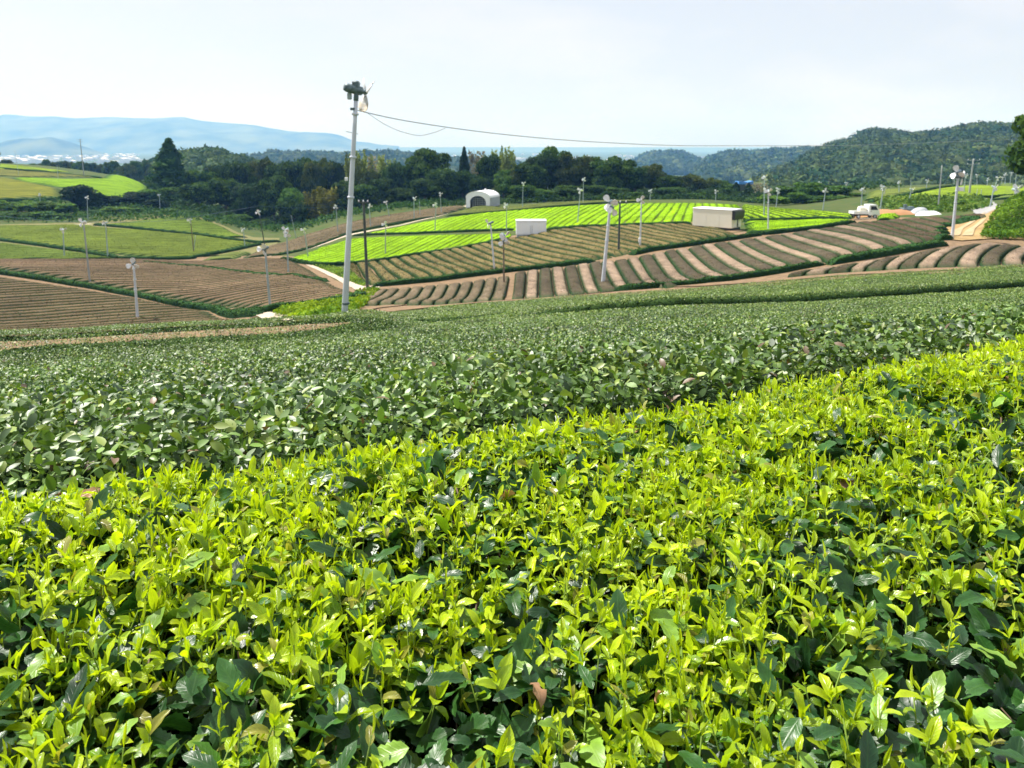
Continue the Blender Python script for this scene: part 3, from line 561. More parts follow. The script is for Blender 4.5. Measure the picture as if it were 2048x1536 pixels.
def far_field(pts, d, top, spacing=2.2, h=0.5, gap=0.25):
    """far tea ground whose rows no longer part: one object"""
    rows = field(poly(pts, h, 90.0), d, spacing, gap, h, 0, minlen=3, seg=3.0)
    V = []; F = []; C = []; n0 = 0
    for A, B in rows:
        o = row_mesh('tmp', A, B, h, np.array(top) * rng.uniform(0.92, 1.08), SIDE, tuft=0, amp=0.06)
        me = o.data; v = np.empty(len(me.vertices) * 3, np.float32); me.vertices.foreach_get('co', v); v = v.reshape(-1, 3) + np.array(o.location)
        c = np.empty(len(v) * 4, np.float32); me.color_attributes['col'].data.foreach_get('color', c)
        f = np.empty(len(me.polygons) * 4, np.int32); me.loops.foreach_get('vertex_index', f)
        V.append(v); C.append(c.reshape(-1, 4)[:, :3]); F.append(f.reshape(-1, 4) + n0); n0 += len(v)
        bpy.data.objects.remove(o); bpy.data.meshes.remove(me)
    if V:
        o = mesh_np('tea_field', np.vstack(V), [np.vstack(F)], M_ROW, col=np.vstack(C)); return tag(o, kind='stuff')
far_field([(-140, 322), (0, 327), (100, 337), (158, 344), (100, 341), (0, 333), (-140, 328)], (1, -0.2), LIME2)
far_field([(-140, 330), (0, 336), (90, 345), (165, 350), (205, 354), (60, 353), (0, 350), (-140, 346)], (1, -0.1), (0.15, 0.15, 0.03))
far_field([(22, 353), (100, 357), (205, 355), (303, 368), (298, 384), (250, 396), (200, 388), (120, 373), (40, 361)], (1, -0.1), (0.18, 0.31, 0.010))
far_field([(-140, 346), (20, 354), (120, 375), (126, 392), (0, 396), (-140, 398)], (1, 0), (0.17, 0.175, 0.018))
far_field([(1728, 398), (1800, 386), (1880, 372), (1845, 373), (1760, 379), (1724, 384)], (1, 0.3), (0.17, 0.21, 0.045))
far_field([(1745, 401), (1810, 389), (1890, 372), (1960, 369), (2060, 372), (2150, 372), (2150, 382), (2060, 386), (1940, 391), (1840, 398)], (1, 0.3), (0.20, 0.285, 0.02))
far_field([(1968, 396), (2040, 390), (2060, 391), (2000, 414), (1978, 416)], (1, 0.3), (0.13, 0.18, 0.045))

# --- hedges along the field edges
DK = dict(top=(0.03, 0.075, 0.02), side=(0.015, 0.042, 0.014))
hedge('hedge', [(-120, 520), (0, 541), (90, 554), (190, 570), (300, 590), (430, 611), (515, 624)], 1.3, 0.75, 'dark green diagonal hedge splitting the two brown fields', **DK)
hedge('hedge', [(285, 521), (400, 531), (510, 545), (565, 549), (585, 547), (620, 555), (655, 557)], 1.2, 0.7, 'dark hedge running through the far part of the reddish brown field', **DK)
hedge('hedge', [(470, 619), (540, 612), (600, 604), (690, 592), (727, 582)], 1.2, 0.8, 'dark hedge edging the reddish brown field above the bright weeds', **DK)
hedge('hedge', [(-120, 465), (0, 477), (80, 487), (165, 499), (240, 513), (300, 514), (380, 513), (460, 498), (520, 485)], 1.5, 0.8, 'long dark hedge curving under the middle olive field', **DK)
hedge('hedge', [(188, 447), (300, 457), (400, 467), (520, 482), (560, 479)], 1.4, 0.8, 'dark hedge between the upper and middle olive fields', **DK)
hedge('hedge', [(740, 566), (870, 554), (1024, 535), (1122, 525), (1195, 516)], 1.2, 0.75, 'dark hedge above the striped slope, from dark pole to orange earth', **DK)
hedge('hedge', [(1262, 503), (1300, 495), (1382, 484), (1460, 473), (1520, 464)], 1.2, 0.75, 'dark hedge above the striped slope, from orange earth to container', **DK)
hedge('hedge', [(561, 514), (600, 520), (636, 525), (662, 525), (805, 510), (920, 494), (1022, 473)], 1.2, 0.8, 'dark hedge under the lower lime slope', **DK)
hedge('hedge', [(705, 469), (832, 464), (930, 460), (1030, 456)], 0.9, 0.55, 'thin dark hedge dividing the upper and lower lime slopes', **DK)
hedge('hedge', [(1092, 456), (1206, 450), (1300, 446), (1387, 443)], 1.2, 0.8, 'dark hedge under the lime slope between the two boxes', **DK)
hedge('hedge', [(1487, 439), (1560, 436), (1640, 433), (1700, 434)], 1.2, 0.6, 'dark hedge between the short and the long lime rows', **DK)
hedge('hedge', [(1492, 462), (1536, 462), (1580, 457), (1634, 451), (1713, 440)], 1.2, 0.8, 'dark hedge under the long lime rows beside the container', **DK)
hedge('hedge', [(1232, 574), (1268, 571), (1330, 566), (1392, 560), (1480, 548), (1536, 540), (1595, 529), (1650, 519)], 1.1, 0.65, 'dark hedge under the striped slope', **DK)
hedge('hedge', [(1655, 519), (1718, 508), (1770, 499), (1816, 491), (1860, 484), (1891, 480)], 1.2, 0.75, 'thick dark hedge between the striped slope and the rows below the track', **DK)
hedge('hedge', [(545, 509), (640, 486), (700, 464), (790, 446), (868, 431)], 1.0, 0.5, 'dark hedge along the upper side of the pale track', **DK)
hedge('hedge', [(-120, 402), (0, 398), (60, 398), (126, 395)], 2.0, 1.2, 'dark hedge at the foot of the far olive field', dmin=150, **DK)
hedge('hedge', [(-120, 329), (0, 335), (80, 342), (160, 350), (205, 354)], 2.0, 0.9, 'dark hedge line across the far hillside fields', dmin=150, **DK)
hedge('hedge', [(1740, 400), (1810, 388), (1890, 372), (1920, 369)], 1.8, 0.8, 'dark hedge splitting the far fields beyond the truck', dmin=120, **DK)
hedge('hedge', [(1945, 393), (2040, 388), (2120, 386)], 1.5, 0.8, 'dark hedge beside the top of the grey road', dmin=110, **DK)
for k, (px, py) in enumerate([(1893, 470), (1888, 461), (1884, 453), (1900, 446), (1920, 440), (1945, 434)]):
    hedge('tea_bush', [(px - 22, py), (px + 10, py - 1)], 1.3, 0.8, f'dark tea bush at the end of a brown row, {ordinal(k + 1)} up the sandy track', 'bush', 'dark bushes along the sandy track', **DK)

# --- tracks and bare earth
path('path', [(538, 513), (570, 507), (640, 490), (690, 472), (735, 463), (800, 451), (872, 434), (915, 420), (946, 409)], [2.2, 2.2, 2.0, 2.0, 1.8, 0.9, 0.9, 1.0, 1.6], M_PALE)
path('path', [(600, 521), (640, 540), (685, 561), (718, 576), (735, 580), (755, 572)], [0.8, 0.8, 0.9, 1.2, 2.0, 1.0], M_PALE, lift=0.09)
path('path', [(500, 630), (540, 634), (590, 640)], [0.8, 1.2, 1.2], M_PALE, lift=0.09)
path('path', [(690, 636), (790, 612), (920, 606), (1024, 600), (1206, 586), (1400, 572), (1560, 561), (1750, 547), (1905, 539), (2048, 531), (2120, 528)], [0.8, 1.5, 2.4, 2.4, 2.4, 2.0, 2.0, 1.6, 1.6, 1.6, 1.6], M_SOIL, lift=0.10)
path('track', [(1915, 476), (1922, 462), (1945, 449), (1958, 438), (1970, 429), (1985, 424)], [4.5, 5.5, 5.0, 4.0, 3.0, 3.0], M_SAND, lift=0.10)
path('track', [(1908, 474), (1918, 461), (1942, 447), (1956, 436), (1968, 428)], [0.8, 0.8, 0.7, 0.6, 0.5], M_RUT, lift=0.16)
path('track', [(1934, 474), (1940, 462), (1958, 450), (1968, 440)], [0.8, 0.8, 0.7, 0.5], M_RUT, lift=0.16)
path('track', [(1895, 481), (1960, 477), (2020, 478), (2100, 484)], [2.2, 2.4, 1.6, 1.2], M_SAND, lift=0.13)
path('road', [(1985, 424), (1972, 418), (1962, 405), (1957, 396), (1968, 388)], [3.0, 3.2, 3.4, 3.0, 2.6], M_ASPH, dmin=80, lift=0.12)
path('path', [(1092, 459), (1130, 456), (1150, 455)], [1.4, 1.6, 0.6], M_PALE)
path('path', [(1310, 446), (1350, 447), (1388, 452)], [0.8, 2.0, 2.5], M_PALE)
path('path', [(140, 450), (160, 449), (185, 448)], [0.6, 2.2, 0.6], M_PALE)
path('path', [(1215, 508), (1245, 505), (1290, 500)], [1.2, 2.2, 1.2], M_ORANGE, lift=0.12)
path('path', [(985, 544), (990, 541), (1000, 541)], [1.0, 2.0, 0.8], M_ORANGE, lift=0.12)
path('path', [(1528, 468), (1545, 465), (1560, 463)], [1.0, 1.8, 1.0], M_ORANGE, lift=0.12)
path('path', [(1718, 440), (1735, 438), (1765, 434)], [1.0, 1.6, 1.0], M_PALE, lift=0.12)

# ------------------------------------------------------------------ near tea
RE = np.array([0.906, 0.423]); RN = np.array([-0.423, 0.906])      # along / across the near rows
def leaf_batch(P, d, n, L, Wd, curl, fold, nL, nW, col, serr=0.0, wav=0.0, rim_light=None):
    """many blades at once; returns verts, quads, colours, (along, across, random)"""
    N = len(P); l = np.linspace(0, 1, nL + 1); w = np.linspace(-1, 1, nW + 1)
    hw = (l ** 0.62) * ((1 - l) ** 0.72); hw = hw / hw.max(); hw[0] = 0.05; hw[-1] = 0.0
    n = n - d * (n * d).sum(1, keepdims=True); n /= np.linalg.norm(n, axis=1, keepdims=True) + 1e-9; s = np.cross(d, n)
    k = np.where(np.abs(curl) < 0.02, 0.02, curl)[:, None]
    xx = np.sin(k * l) / k; zz = -(1 - np.cos(k * l)) / k                       # N x nL+1
    tl = np.cos(k * l)[..., None]; ts = np.sin(k * l)[..., None]
    nn = n[:, None] * tl + d[:, None] * ts                                       # blade normal along the curl
    c = P[:, None] + L[:, None, None] * (xx[..., None] * d[:, None] + zz[..., None] * n[:, None])
    H = np.tile(hw[None, :, None], (N, 1, nW + 1)) * np.abs(1.0)
    if serr:
        saw = 1 + serr * np.where(np.arange(nL + 1) % 2 == 0, 1.0, -0.6); saw[0] = saw[-1] = 1
        H[:, :, [0, -1]] *= saw[None, :, None]
    off = H * (L * Wd)[:, None, None] * w[None, None]
    up = H * (L * Wd)[:, None, None] * (np.abs(w) * 1.0)[None, None] * fold[:, None, None]
    if wav:
        ph = rng.uniform(0, 6.28, N)[:, None, None]
        up = up + (L * wav)[:, None, None] * np.sin(l[None, :, None] * 14 + ph + w[None, None] * 1.5) * np.abs(w)[None, None] ** 2 * hw[None, :, None]
    V = c[:, :, None] + off[..., None] * s[:, None, None] + up[..., None] * nn[:, :, None]
    m = (nL + 1) * (nW + 1)
    I = np.arange(m).reshape(nL + 1, nW + 1)
    f = np.stack([I[:-1, :-1], I[1:, :-1], I[1:, 1:], I[:-1, 1:]], -1).reshape(-1, 4)
    F = (f[None] + (np.arange(N) * m)[:, None, None]).reshape(-1, 4)
    C = np.tile(col[:, None, None], (1, nL + 1, nW + 1, 1))
    if rim_light is not None: C = C + (rim_light - col)[:, None, None] * (np.abs(w)[None, None, :, None] ** 3 * 0.8 + 0.0 * l[None, :, None, None])  # edges blend towards the painted rim light
    lf = np.stack([np.tile(l[None, :, None], (N, 1, nW + 1)), np.tile(w[None, None], (N, nL + 1, 1)), np.tile(rng.random(N)[:, None, None], (1, nL + 1, nW + 1))], -1)
    return V.reshape(-1, 3), F, C.reshape(-1, 3), lf.reshape(-1, 3)
def unit(v): return v / (np.linalg.norm(v, axis=-1, keepdims=True) + 1e-9)
def stack(parts):
    V = []; F = []; C = []; Lf = []; n = 0
    for v, f, c, l in parts:
        V.append(v); F.append(f + n); C.append(c); Lf.append(l); n += len(v)
    return np.vstack(V), np.vstack(F), np.vstack(C), np.vstack(Lf)

# --- the bright hedge right in front of the camera
def bright_top(x, y):
    c = x * RN[0] + y * RN[1]
    e = np.clip((c - 1.22) / 0.46, 0, 1); e2 = np.clip((0.25 - c) / 0.5, 0, 1)
    return -0.572 + 0.05 * np.clip(-x, -0.5, 1.2) - 0.28 * e ** 2.2 - 0.25 * e2 ** 2 + 0.05 * (fbm(x * 2.3, y * 2.3, 3, 5) - 0.5) + 0.03 * np.clip(c - 0.6, 0, 0.6) + 0.018 * np.clip(x, 0, 2.5)
hroot = empty('tea_hedge', (0.5, 0.9, -1.4))
tag(hroot, 'tea hedge covered in fresh yellow-green shoots, closest to the camera', 'tea hedge')
HO = np.array([0.5, 0.9, -1.4])
def hmesh(name, V, F, mat, col=None, lf=None): 
    o = mesh_np(name, V - HO, F, mat, hroot, col=col, lf=lf)
    if name.endswith('_layer'): o['kind'] = 'stuff'
    return o
A0, A1 = -1.7, 4.2
def scatter(n, cmin=0.30, cmax=1.66):
    a = rng.uniform(A0, A1, n); c = rng.uniform(cmin, cmax, n)
    xy = a[:, None] * RE + c[:, None] * RN
    k = (np.abs(xy[:, 0]) < 0.78 * xy[:, 1] + 0.45) & (xy[:, 1] > 0.42)
    return xy[k]
# inner sheet, its near-black colour standing in for shade between the leaves
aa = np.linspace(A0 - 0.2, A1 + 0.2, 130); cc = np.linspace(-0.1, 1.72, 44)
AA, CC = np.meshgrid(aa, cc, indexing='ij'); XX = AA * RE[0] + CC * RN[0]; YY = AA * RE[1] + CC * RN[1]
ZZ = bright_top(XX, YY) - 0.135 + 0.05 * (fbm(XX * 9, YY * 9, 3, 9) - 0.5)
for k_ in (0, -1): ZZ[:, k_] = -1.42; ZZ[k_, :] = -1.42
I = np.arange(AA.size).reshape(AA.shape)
hmesh('inner_shade_mass', np.stack([XX, YY, ZZ], -1).reshape(-1, 3), [np.stack([I[:-1, :-1], I[1:, :-1], I[1:, 1:], I[:-1, 1:]], -1).reshape(-1, 4)], M_INNER)
# mature leaves
def mature(xy, zlo, zhi, Lr, nL, nW, serr, up=0.25):
    n = len(xy); z = bright_top(xy[:, 0], xy[:, 1]) + rng.uniform(zlo, zhi, n)
    az = rng.uniform(0, 2 * np.pi, n); el = rng.normal(up, 0.38, n)
    d = np.stack([np.cos(az) * np.cos(el), np.sin(az) * np.cos(el), np.sin(el)], -1)
    nn = unit(np.array([0, 0, 1.0]) + 0.45 * rng.normal(size=(n, 3)))
    L = rng.uniform(*Lr, n) * rng.choice([1, 1, 1, 0.75], n); P = np.column_stack([xy, z]) - d * (L * 0.5)[:, None]
    t = rng.random(n)[:, None]
    col = np.array([0.006, 0.032, 0.008]) * (1 - t) + np.array([0.030, 0.100, 0.015]) * t
    yl = rng.random(n) < 0.16; col[yl] = np.array([0.15, 0.27, 0.03]) * rng.uniform(0.7, 1.2, (yl.sum(), 1))
    rim = col * 1.5 + 0.01  # rim light on the leaf edges, painted as a paler colour
    return leaf_batch(P, d, nn, L, rng.uniform(0.17, 0.23, n), rng.normal(0.45, 0.4, n), rng.uniform(0.0, 0.35, n), nL, nW, col, serr=serr, wav=0.03, rim_light=rim)
xy = scatter(30000); near = xy[:, 1] < 1.15
xy2 = scatter(8500)
parts = [mature(xy[near], -0.115, -0.03, (0.032, 0.088), 18, 4, 0.11), mature(xy[~near], -0.115, -0.03, (0.034, 0.062), 8, 4, 0.0), mature(xy2, -0.05, 0.0, (0.030, 0.056), 12, 4, 0.09, up=0.45)]
V, F, C, Lf = stack(parts); hmesh('mature_leaf_layer', V, [F], M_OLD, C, Lf)
# shoots
xy = scatter(36000)
cl = fbm(xy[:, 0] * 5.5, xy[:, 1] * 5.5, 3, 11)
c_ = xy @ RN
keep = rng.random(len(xy)) < np.clip(0.26 + (cl - 0.40) * 2.8 + np.clip(c_ - 0.75, 0, 1) * 0.55, 0.05, 1.0)
xy = xy[keep]; ns = len(xy)
zb = bright_top(xy[:, 0], xy[:, 1]) - rng.uniform(0.03, 0.075, ns)
ax = unit(np.column_stack([rng.normal(0, 0.26, ns), rng.normal(0, 0.26, ns), np.ones(ns)]))
sl = rng.uniform(0.014, 0.046, ns) * (0.8 + 0.5 * np.clip(fbm(xy[:, 0] * 3, xy[:, 1] * 3, 2, 21), 0, 1))
B = np.column_stack([xy, zb]); sz = rng.uniform(0.55, 1.45, ns)
az0 = rng.uniform(0, 6.28, ns); vig = rng.random(ns)
e1 = unit(np.cross(ax, rng.normal(size=(ns, 3)))); e2 = np.cross(ax, e1)
parts = []
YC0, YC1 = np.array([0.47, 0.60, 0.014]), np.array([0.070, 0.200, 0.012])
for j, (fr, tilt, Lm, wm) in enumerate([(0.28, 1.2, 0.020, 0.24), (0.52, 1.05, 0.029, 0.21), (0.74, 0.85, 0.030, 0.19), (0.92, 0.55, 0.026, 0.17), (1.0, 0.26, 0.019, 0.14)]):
    k = rng.random(ns) < (0.75, 0.95, 0.95, 0.9, 0.8)[j]; m = k.sum()
    az = (az0 + j * 2.4 + rng.normal(0, 0.3, ns))[k]; ti = np.clip(tilt + rng.normal(0, 0.28, m), 0.03, 1.6)
    rad = np.cos(az)[:, None] * e1[k] + np.sin(az)[:, None] * e2[k]
    d = unit(np.cos(ti)[:, None] * ax[k] + np.sin(ti)[:, None] * rad)
    P = B[k] + ax[k] * (sl[k] * fr)[:, None]
    L = Lm * 0.76 * sz[k] * rng.uniform(0.7, 1.35, m)
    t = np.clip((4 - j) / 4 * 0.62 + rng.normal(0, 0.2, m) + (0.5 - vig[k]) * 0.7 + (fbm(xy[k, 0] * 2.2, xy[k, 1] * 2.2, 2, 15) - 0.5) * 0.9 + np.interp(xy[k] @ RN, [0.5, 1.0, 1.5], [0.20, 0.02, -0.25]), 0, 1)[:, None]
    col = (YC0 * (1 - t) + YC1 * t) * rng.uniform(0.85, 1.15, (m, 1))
    br = rng.random(m) < 0.05; col[br] = np.array([0.30, 0.30, 0.05])
    nL = 6
    parts.append(leaf_batch(P, d, ax[k] + 0.15 * rng.normal(size=(m, 3)), L, wm * rng.uniform(0.85, 1.2, m), rng.normal(0.95 - j * 0.12, 0.55, m), rng.uniform(0.15, 0.75, m), nL, 4, col, serr=0.05, wav=0.035, rim_light=np.clip(col * 1.25, 0, 0.8)))
# rolled bud at each tip
d = unit(ax + 0.12 * rng.normal(size=(ns, 3))); P = B + ax * sl[:, None]
parts.append(leaf_batch(P, d, e1, rng.uniform(0.014, 0.028, ns), np.full(ns, 0.06), rng.normal(0.1, 0.2, ns), np.full(ns, 1.6), 5, 2, np.tile(YC0 * 1.0, (ns, 1)) * rng.uniform(0.85, 1.1, (ns, 1))))
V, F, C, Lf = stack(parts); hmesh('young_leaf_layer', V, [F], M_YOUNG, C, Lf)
# shoot stems and brown twigs
def stems(P0, P1, r0, r1, n=4):
    N = len(P0); d = unit(P1 - P0); a = unit(np.cross(d, rng.normal(size=(N, 3)))); b = np.cross(d, a); t = np.arange(n) * 2 * np.pi / n
    ring = np.cos(t)[None, :, None] * a[:, None] + np.sin(t)[None, :, None] * b[:, None]
    V = np.concatenate([P0[:, None] + ring * r0[:, None, None], P1[:, None] + ring * r1[:, None, None]], 1)
    f = np.array([[j, (j + 1) % n, n + (j + 1) % n, n + j] for j in range(n)] + ([[4, 5, 6, 7]] if n == 4 else []))
    return V.reshape(-1, 3), (f[None] + (np.arange(N) * 2 * n)[:, None, None]).reshape(-1, 4)
V, F = stems(B - ax * 0.035, B + ax * sl[:, None], np.full(ns, 0.0013), np.full(ns, 0.0008))
sc = np.repeat(np.array([0.17, 0.27, 0.03]) * rng.uniform(0.6, 1.2, (ns, 1)), 8, axis=0)
M_STEM = col_mat('green_stem', rough=0.5, scale=20, amp=0.2)
hmesh('shoot_stem_layer', V, [F], M_STEM, sc)
xy = scatter(1500); n = len(xy); P1 = np.column_stack([xy, bright_top(xy[:, 0], xy[:, 1]) + rng.uniform(-0.085, -0.015, n)])
dd = unit(np.column_stack([rng.normal(0, 0.55, n), rng.normal(0, 0.55, n), np.ones(n)])); r = rng.uniform(0.0007, 0.0020, n)
V, F = stems(P1 - dd * rng.uniform(0.08, 0.15, n)[:, None], P1, r * 1.2, r)
hmesh('twig_layer', V, [F], M_TWIG)
xy = scatter(120); n = len(xy); az = rng.uniform(0, 6.28, n)
P = np.column_stack([xy, bright_top(xy[:, 0], xy[:, 1]) - rng.uniform(0.0, 0.05, n)])
d = np.column_stack([np.cos(az), np.sin(az), rng.normal(0, 0.3, n)]); col = np.array([0.30, 0.17, 0.09]) * rng.uniform(0.5, 1.4, (n, 1))
dry = (P, unit(d), rng.normal(size=(n, 3)) + [0, 0, 1], rng.uniform(0.015, 0.035, n), np.full(n, 0.28), rng.normal(1.5, 0.8, n), rng.uniform(0, 1, n))
for i in range(min(n, 70)):
    V, F, C, Lf = leaf_batch(*[q[i:i + 1] for q in dry], 6, 4, col[i:i + 1], wav=0.1); hmesh('dry_leaf', V, [F], M_OLD, C, Lf)

# --- clipped dark rows going down the hill
RS = 1.74
far_px = [(-400, 20.5), (350, 21.3), (560, 22.3), (700, 25), (860, 36), (1024, 38), (1206, 42), (1400, 43), (1560, 44), (1750, 44), (1905, 45), (2048, 46), (2400, 47)]
def dfar(u): return np.interp(u, [(p - CX) / FPX for p, _ in far_px], [d for _, d in far_px])
def row_of(c):
    """index and place across the row for across-coordinate c; -1 in a path"""
    k = np.where(c < 19.2, np.floor(np.maximum(c - 1.78, 0) / RS), np.where(c > 20.45, 10 + np.floor((c - 20.45) / RS), -1)).astype(int)
    w = np.where(c < 19.2, np.maximum(c - 1.78, 0) / RS % 1.0, (c - 20.45) / RS % 1.0)
    return k, w
HU = [(p - CX) / FPX for p in (0, 250, 350, 560, 700)]
def top_h(u, k, w):
    h = np.where(k >= 10, np.interp(u, [-0.25, -0.1, 0.15], [0.28, 0.45, HC + 0.22]), HC)
    h = np.where(k < 10, np.interp(u, HU, [0.42, 0.45, 0.50, 0.56, HC]), np.where(k > 10, np.interp(u, [-0.22, -0.1], [0.45, HC]) + 0.22 * np.exp(-(k - 10) / 2.5) * np.clip((u + 0.1) / 0.25, 0, 1), h))
    e = np.where((k == 0) & (w < 0.5), 0.5, np.minimum(w, 1 - w))
    return h * np.interp(e, [0.0, 0.04, 0.12, 0.5], [0.45, 0.86, 0.96, 1.0])
NROW = 19
rowP = {k: [] for k in range(NROW)}
def dark_leaves(D1, D2, rho, Lr, nL, nW, zj, upj, light):
    n = int(rho * 1.66 * (D2 * D2 - D1 * D1) / 2)
    D = np.sqrt(rng.uniform(D1 * D1, D2 * D2, n)); u = rng.uniform(-0.83, 0.83, n); x = u * D; y = D
    c = x * RN[0] + y * RN[1]; k, w = row_of(c)
    ok = (k >= 0) & (k < NROW) & (D < dfar(u)) & ((u > -0.45) | (k <= 10)) & (c > 1.66)
    ok &= ~((k == 10) & (w < 0.04))
    ok &= ~((k == 9) & (w > np.interp(u, [-0.24, -0.06], [0.48, 1.01])))
    ok &= ~((k == 11) & (u < -0.22)) & ~((k > 11) & (u < -0.16))
    x, y, u, k, w = x[ok], y[ok], u[ok], k[ok], w[ok]; n = len(x)
    hh = top_h(u, k, w) 
    mound = 0.09 * (fbm(x * 1.6, y * 1.6, 3, 31) - 0.5)
    z = G(x, y) + hh + mound + rng.uniform(-zj, zj * 0.5, n)
    az = rng.uniform(0, 6.28, n); el = rng.normal(0.2, upj, n)
    d = np.stack([np.cos(az) * np.cos(el), np.sin(az) * np.cos(el), np.sin(el)], -1); nn = unit(np.array([0, 0, 1.0]) + 0.55 * rng.normal(size=(n, 3)))
    L = rng.uniform(*Lr, n); P = np.column_stack([x, y, z]) - d * (L * 0.5)[:, None]
    t = np.clip(rng.beta(1.6, 2.2, n) + 0.5 * (fbm(x * 0.8, y * 0.8, 3, 41) - 0.5), 0, 1)[:, None]
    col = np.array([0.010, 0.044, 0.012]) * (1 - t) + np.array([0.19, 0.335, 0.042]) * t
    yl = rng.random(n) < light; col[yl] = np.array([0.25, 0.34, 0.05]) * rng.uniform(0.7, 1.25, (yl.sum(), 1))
    bn = rng.random(n) < 0.015; col[bn] = np.array([0.16, 0.10, 0.05]) * rng.uniform(0.6, 1.3, (bn.sum(), 1))
    Wd = rng.uniform(0.19, 0.26, n); cu = rng.normal(0.4, 0.45, n); fo = rng.uniform(0.0, 0.45, n)
    for q in range(NROW):
        m = k == q
        if m.any():
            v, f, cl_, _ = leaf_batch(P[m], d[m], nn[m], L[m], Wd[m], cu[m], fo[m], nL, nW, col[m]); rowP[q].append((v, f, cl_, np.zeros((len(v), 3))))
dark_leaves(1.3, 3.6, 6500, (0.016, 0.042), 4, 2, 0.085, 0.6, 0.14)
dark_leaves(3.6, 8.0, 3000, (0.02, 0.045), 3, 2, 0.08, 0.6, 0.16)
dark_leaves(8.0, 20.0, 1300, (0.03, 0.056), 2, 2, 0.07, 0.6, 0.22)
dark_leaves(20.0, 47.0, 420, (0.045, 0.08), 2, 2, 0.045, 0.65, 0.40)
for q in range(NROW):
    if not rowP[q]: continue
    c0 = (1.66 if q == 0 else 1.78 + RS * q) if q < 10 else 20.45 + RS * (q - 10)
    a = np.arange(-60, 75, 0.5); mid = a[:, None] * RE + (c0 + RS / 2) * RN; u = mid[:, 0] / np.maximum(mid[:, 1], 0.1)
    ok = (mid[:, 1] > 0.6) & (u > -0.95) & (u < 0.92) & (mid[:, 1] < dfar(u)) & ((u > -0.22) | (q <= 10)) & ((u > -0.16) | (q <= 11))
    a = a[ok]; u = u[ok]
    if len(a) < 3: continue
    A = a[:, None] * RE + (c0 + 0.03) * RN; wq = np.interp(u, [-0.24, -0.06], [0.46, 1.0]) if q == 9 else np.ones(len(u)); B_ = a[:, None] * RE + (c0 + (RS - 0.03) * wq)[:, None] * RN
    hb = top_h(u, np.full(len(u), q), np.full(len(u), 0.5))
    label = ('dark green clipped tea row directly behind the bright yellow-green hedge' if q == 0 else
             f'dark green clipped tea row, {ordinal(q + 1)} back from the bright hedge' if q < 10 else
             'low tea row standing just past the earth path down the slope' if q == 10 else
             f'fine-leaved clipped tea row past the earth path, {ordinal(q - 9)} beyond it')
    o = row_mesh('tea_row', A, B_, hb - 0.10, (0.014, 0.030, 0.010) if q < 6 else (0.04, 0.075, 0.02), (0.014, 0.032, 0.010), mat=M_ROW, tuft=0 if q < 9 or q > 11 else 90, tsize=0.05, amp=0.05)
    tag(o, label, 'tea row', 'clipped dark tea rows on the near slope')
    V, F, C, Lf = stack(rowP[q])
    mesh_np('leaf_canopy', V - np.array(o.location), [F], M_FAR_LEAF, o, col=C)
path('path', [(-200, 706), (0, 696), (250, 682), (350, 676), (560, 663), (700, 653), (790, 645)], [2.6, 2.6, 3.0, 3.0, 2.8, 2.4, 1.2], M_SOIL, lift=0.05, dlist=[15.2, 15.9, 16.9, 17.3, 18.2, 18.9, 19.6])

# ------------------------------------------------------------------ poles with fans, utility poles, wires
def blade_mesh(mb, c0, ax_, dirv, R, Wb, c=None, pitch=0.35):
    """one broad rounded paddle lying across the axis, slightly pitched, with thickness"""
    ax_ = unit(np.array(ax_, float)); dirv = unit(np.array(dirv, float) - ax_ * np.dot(dirv, ax_)); t = np.cross(ax_, dirv)
    t = unit(t + pitch * ax_); nn = unit(np.cross(dirv, t))
    r = np.array([0.14, 0.3, 0.55, 0.8, 0.95, 1.0]) * R; ww = np.array([0.16, 0.55, 0.95, 1.0, 0.68, 0.25]) * Wb / 2
    V = []
    for s in (1, -1):
        for a, b in zip(r, ww):
            for q in (-1, 0, 1): V.append(c0 + dirv * a + t * b * q + nn * (s * 0.008 + 0.10 * Wb * abs(q)))
    F = []
    for s in (0, 18):
        for i in range(5):
            for q in range(2): F.append([s + i * 3 + q, s + i * 3 + q + 1, s + (i + 1) * 3 + q + 1, s + (i + 1) * 3 + q])
    for i in range(5):
        for q in (0, 2): F.append([i * 3 + q, (i + 1) * 3 + q, 18 + (i + 1) * 3 + q, 18 + i * 3 + q])
    F += [[15, 16, 34, 33], [16, 17, 35, 34], [0, 1, 19, 18], [1, 2, 20, 19]]
    return mb.add(np.array(V), F, c=c)
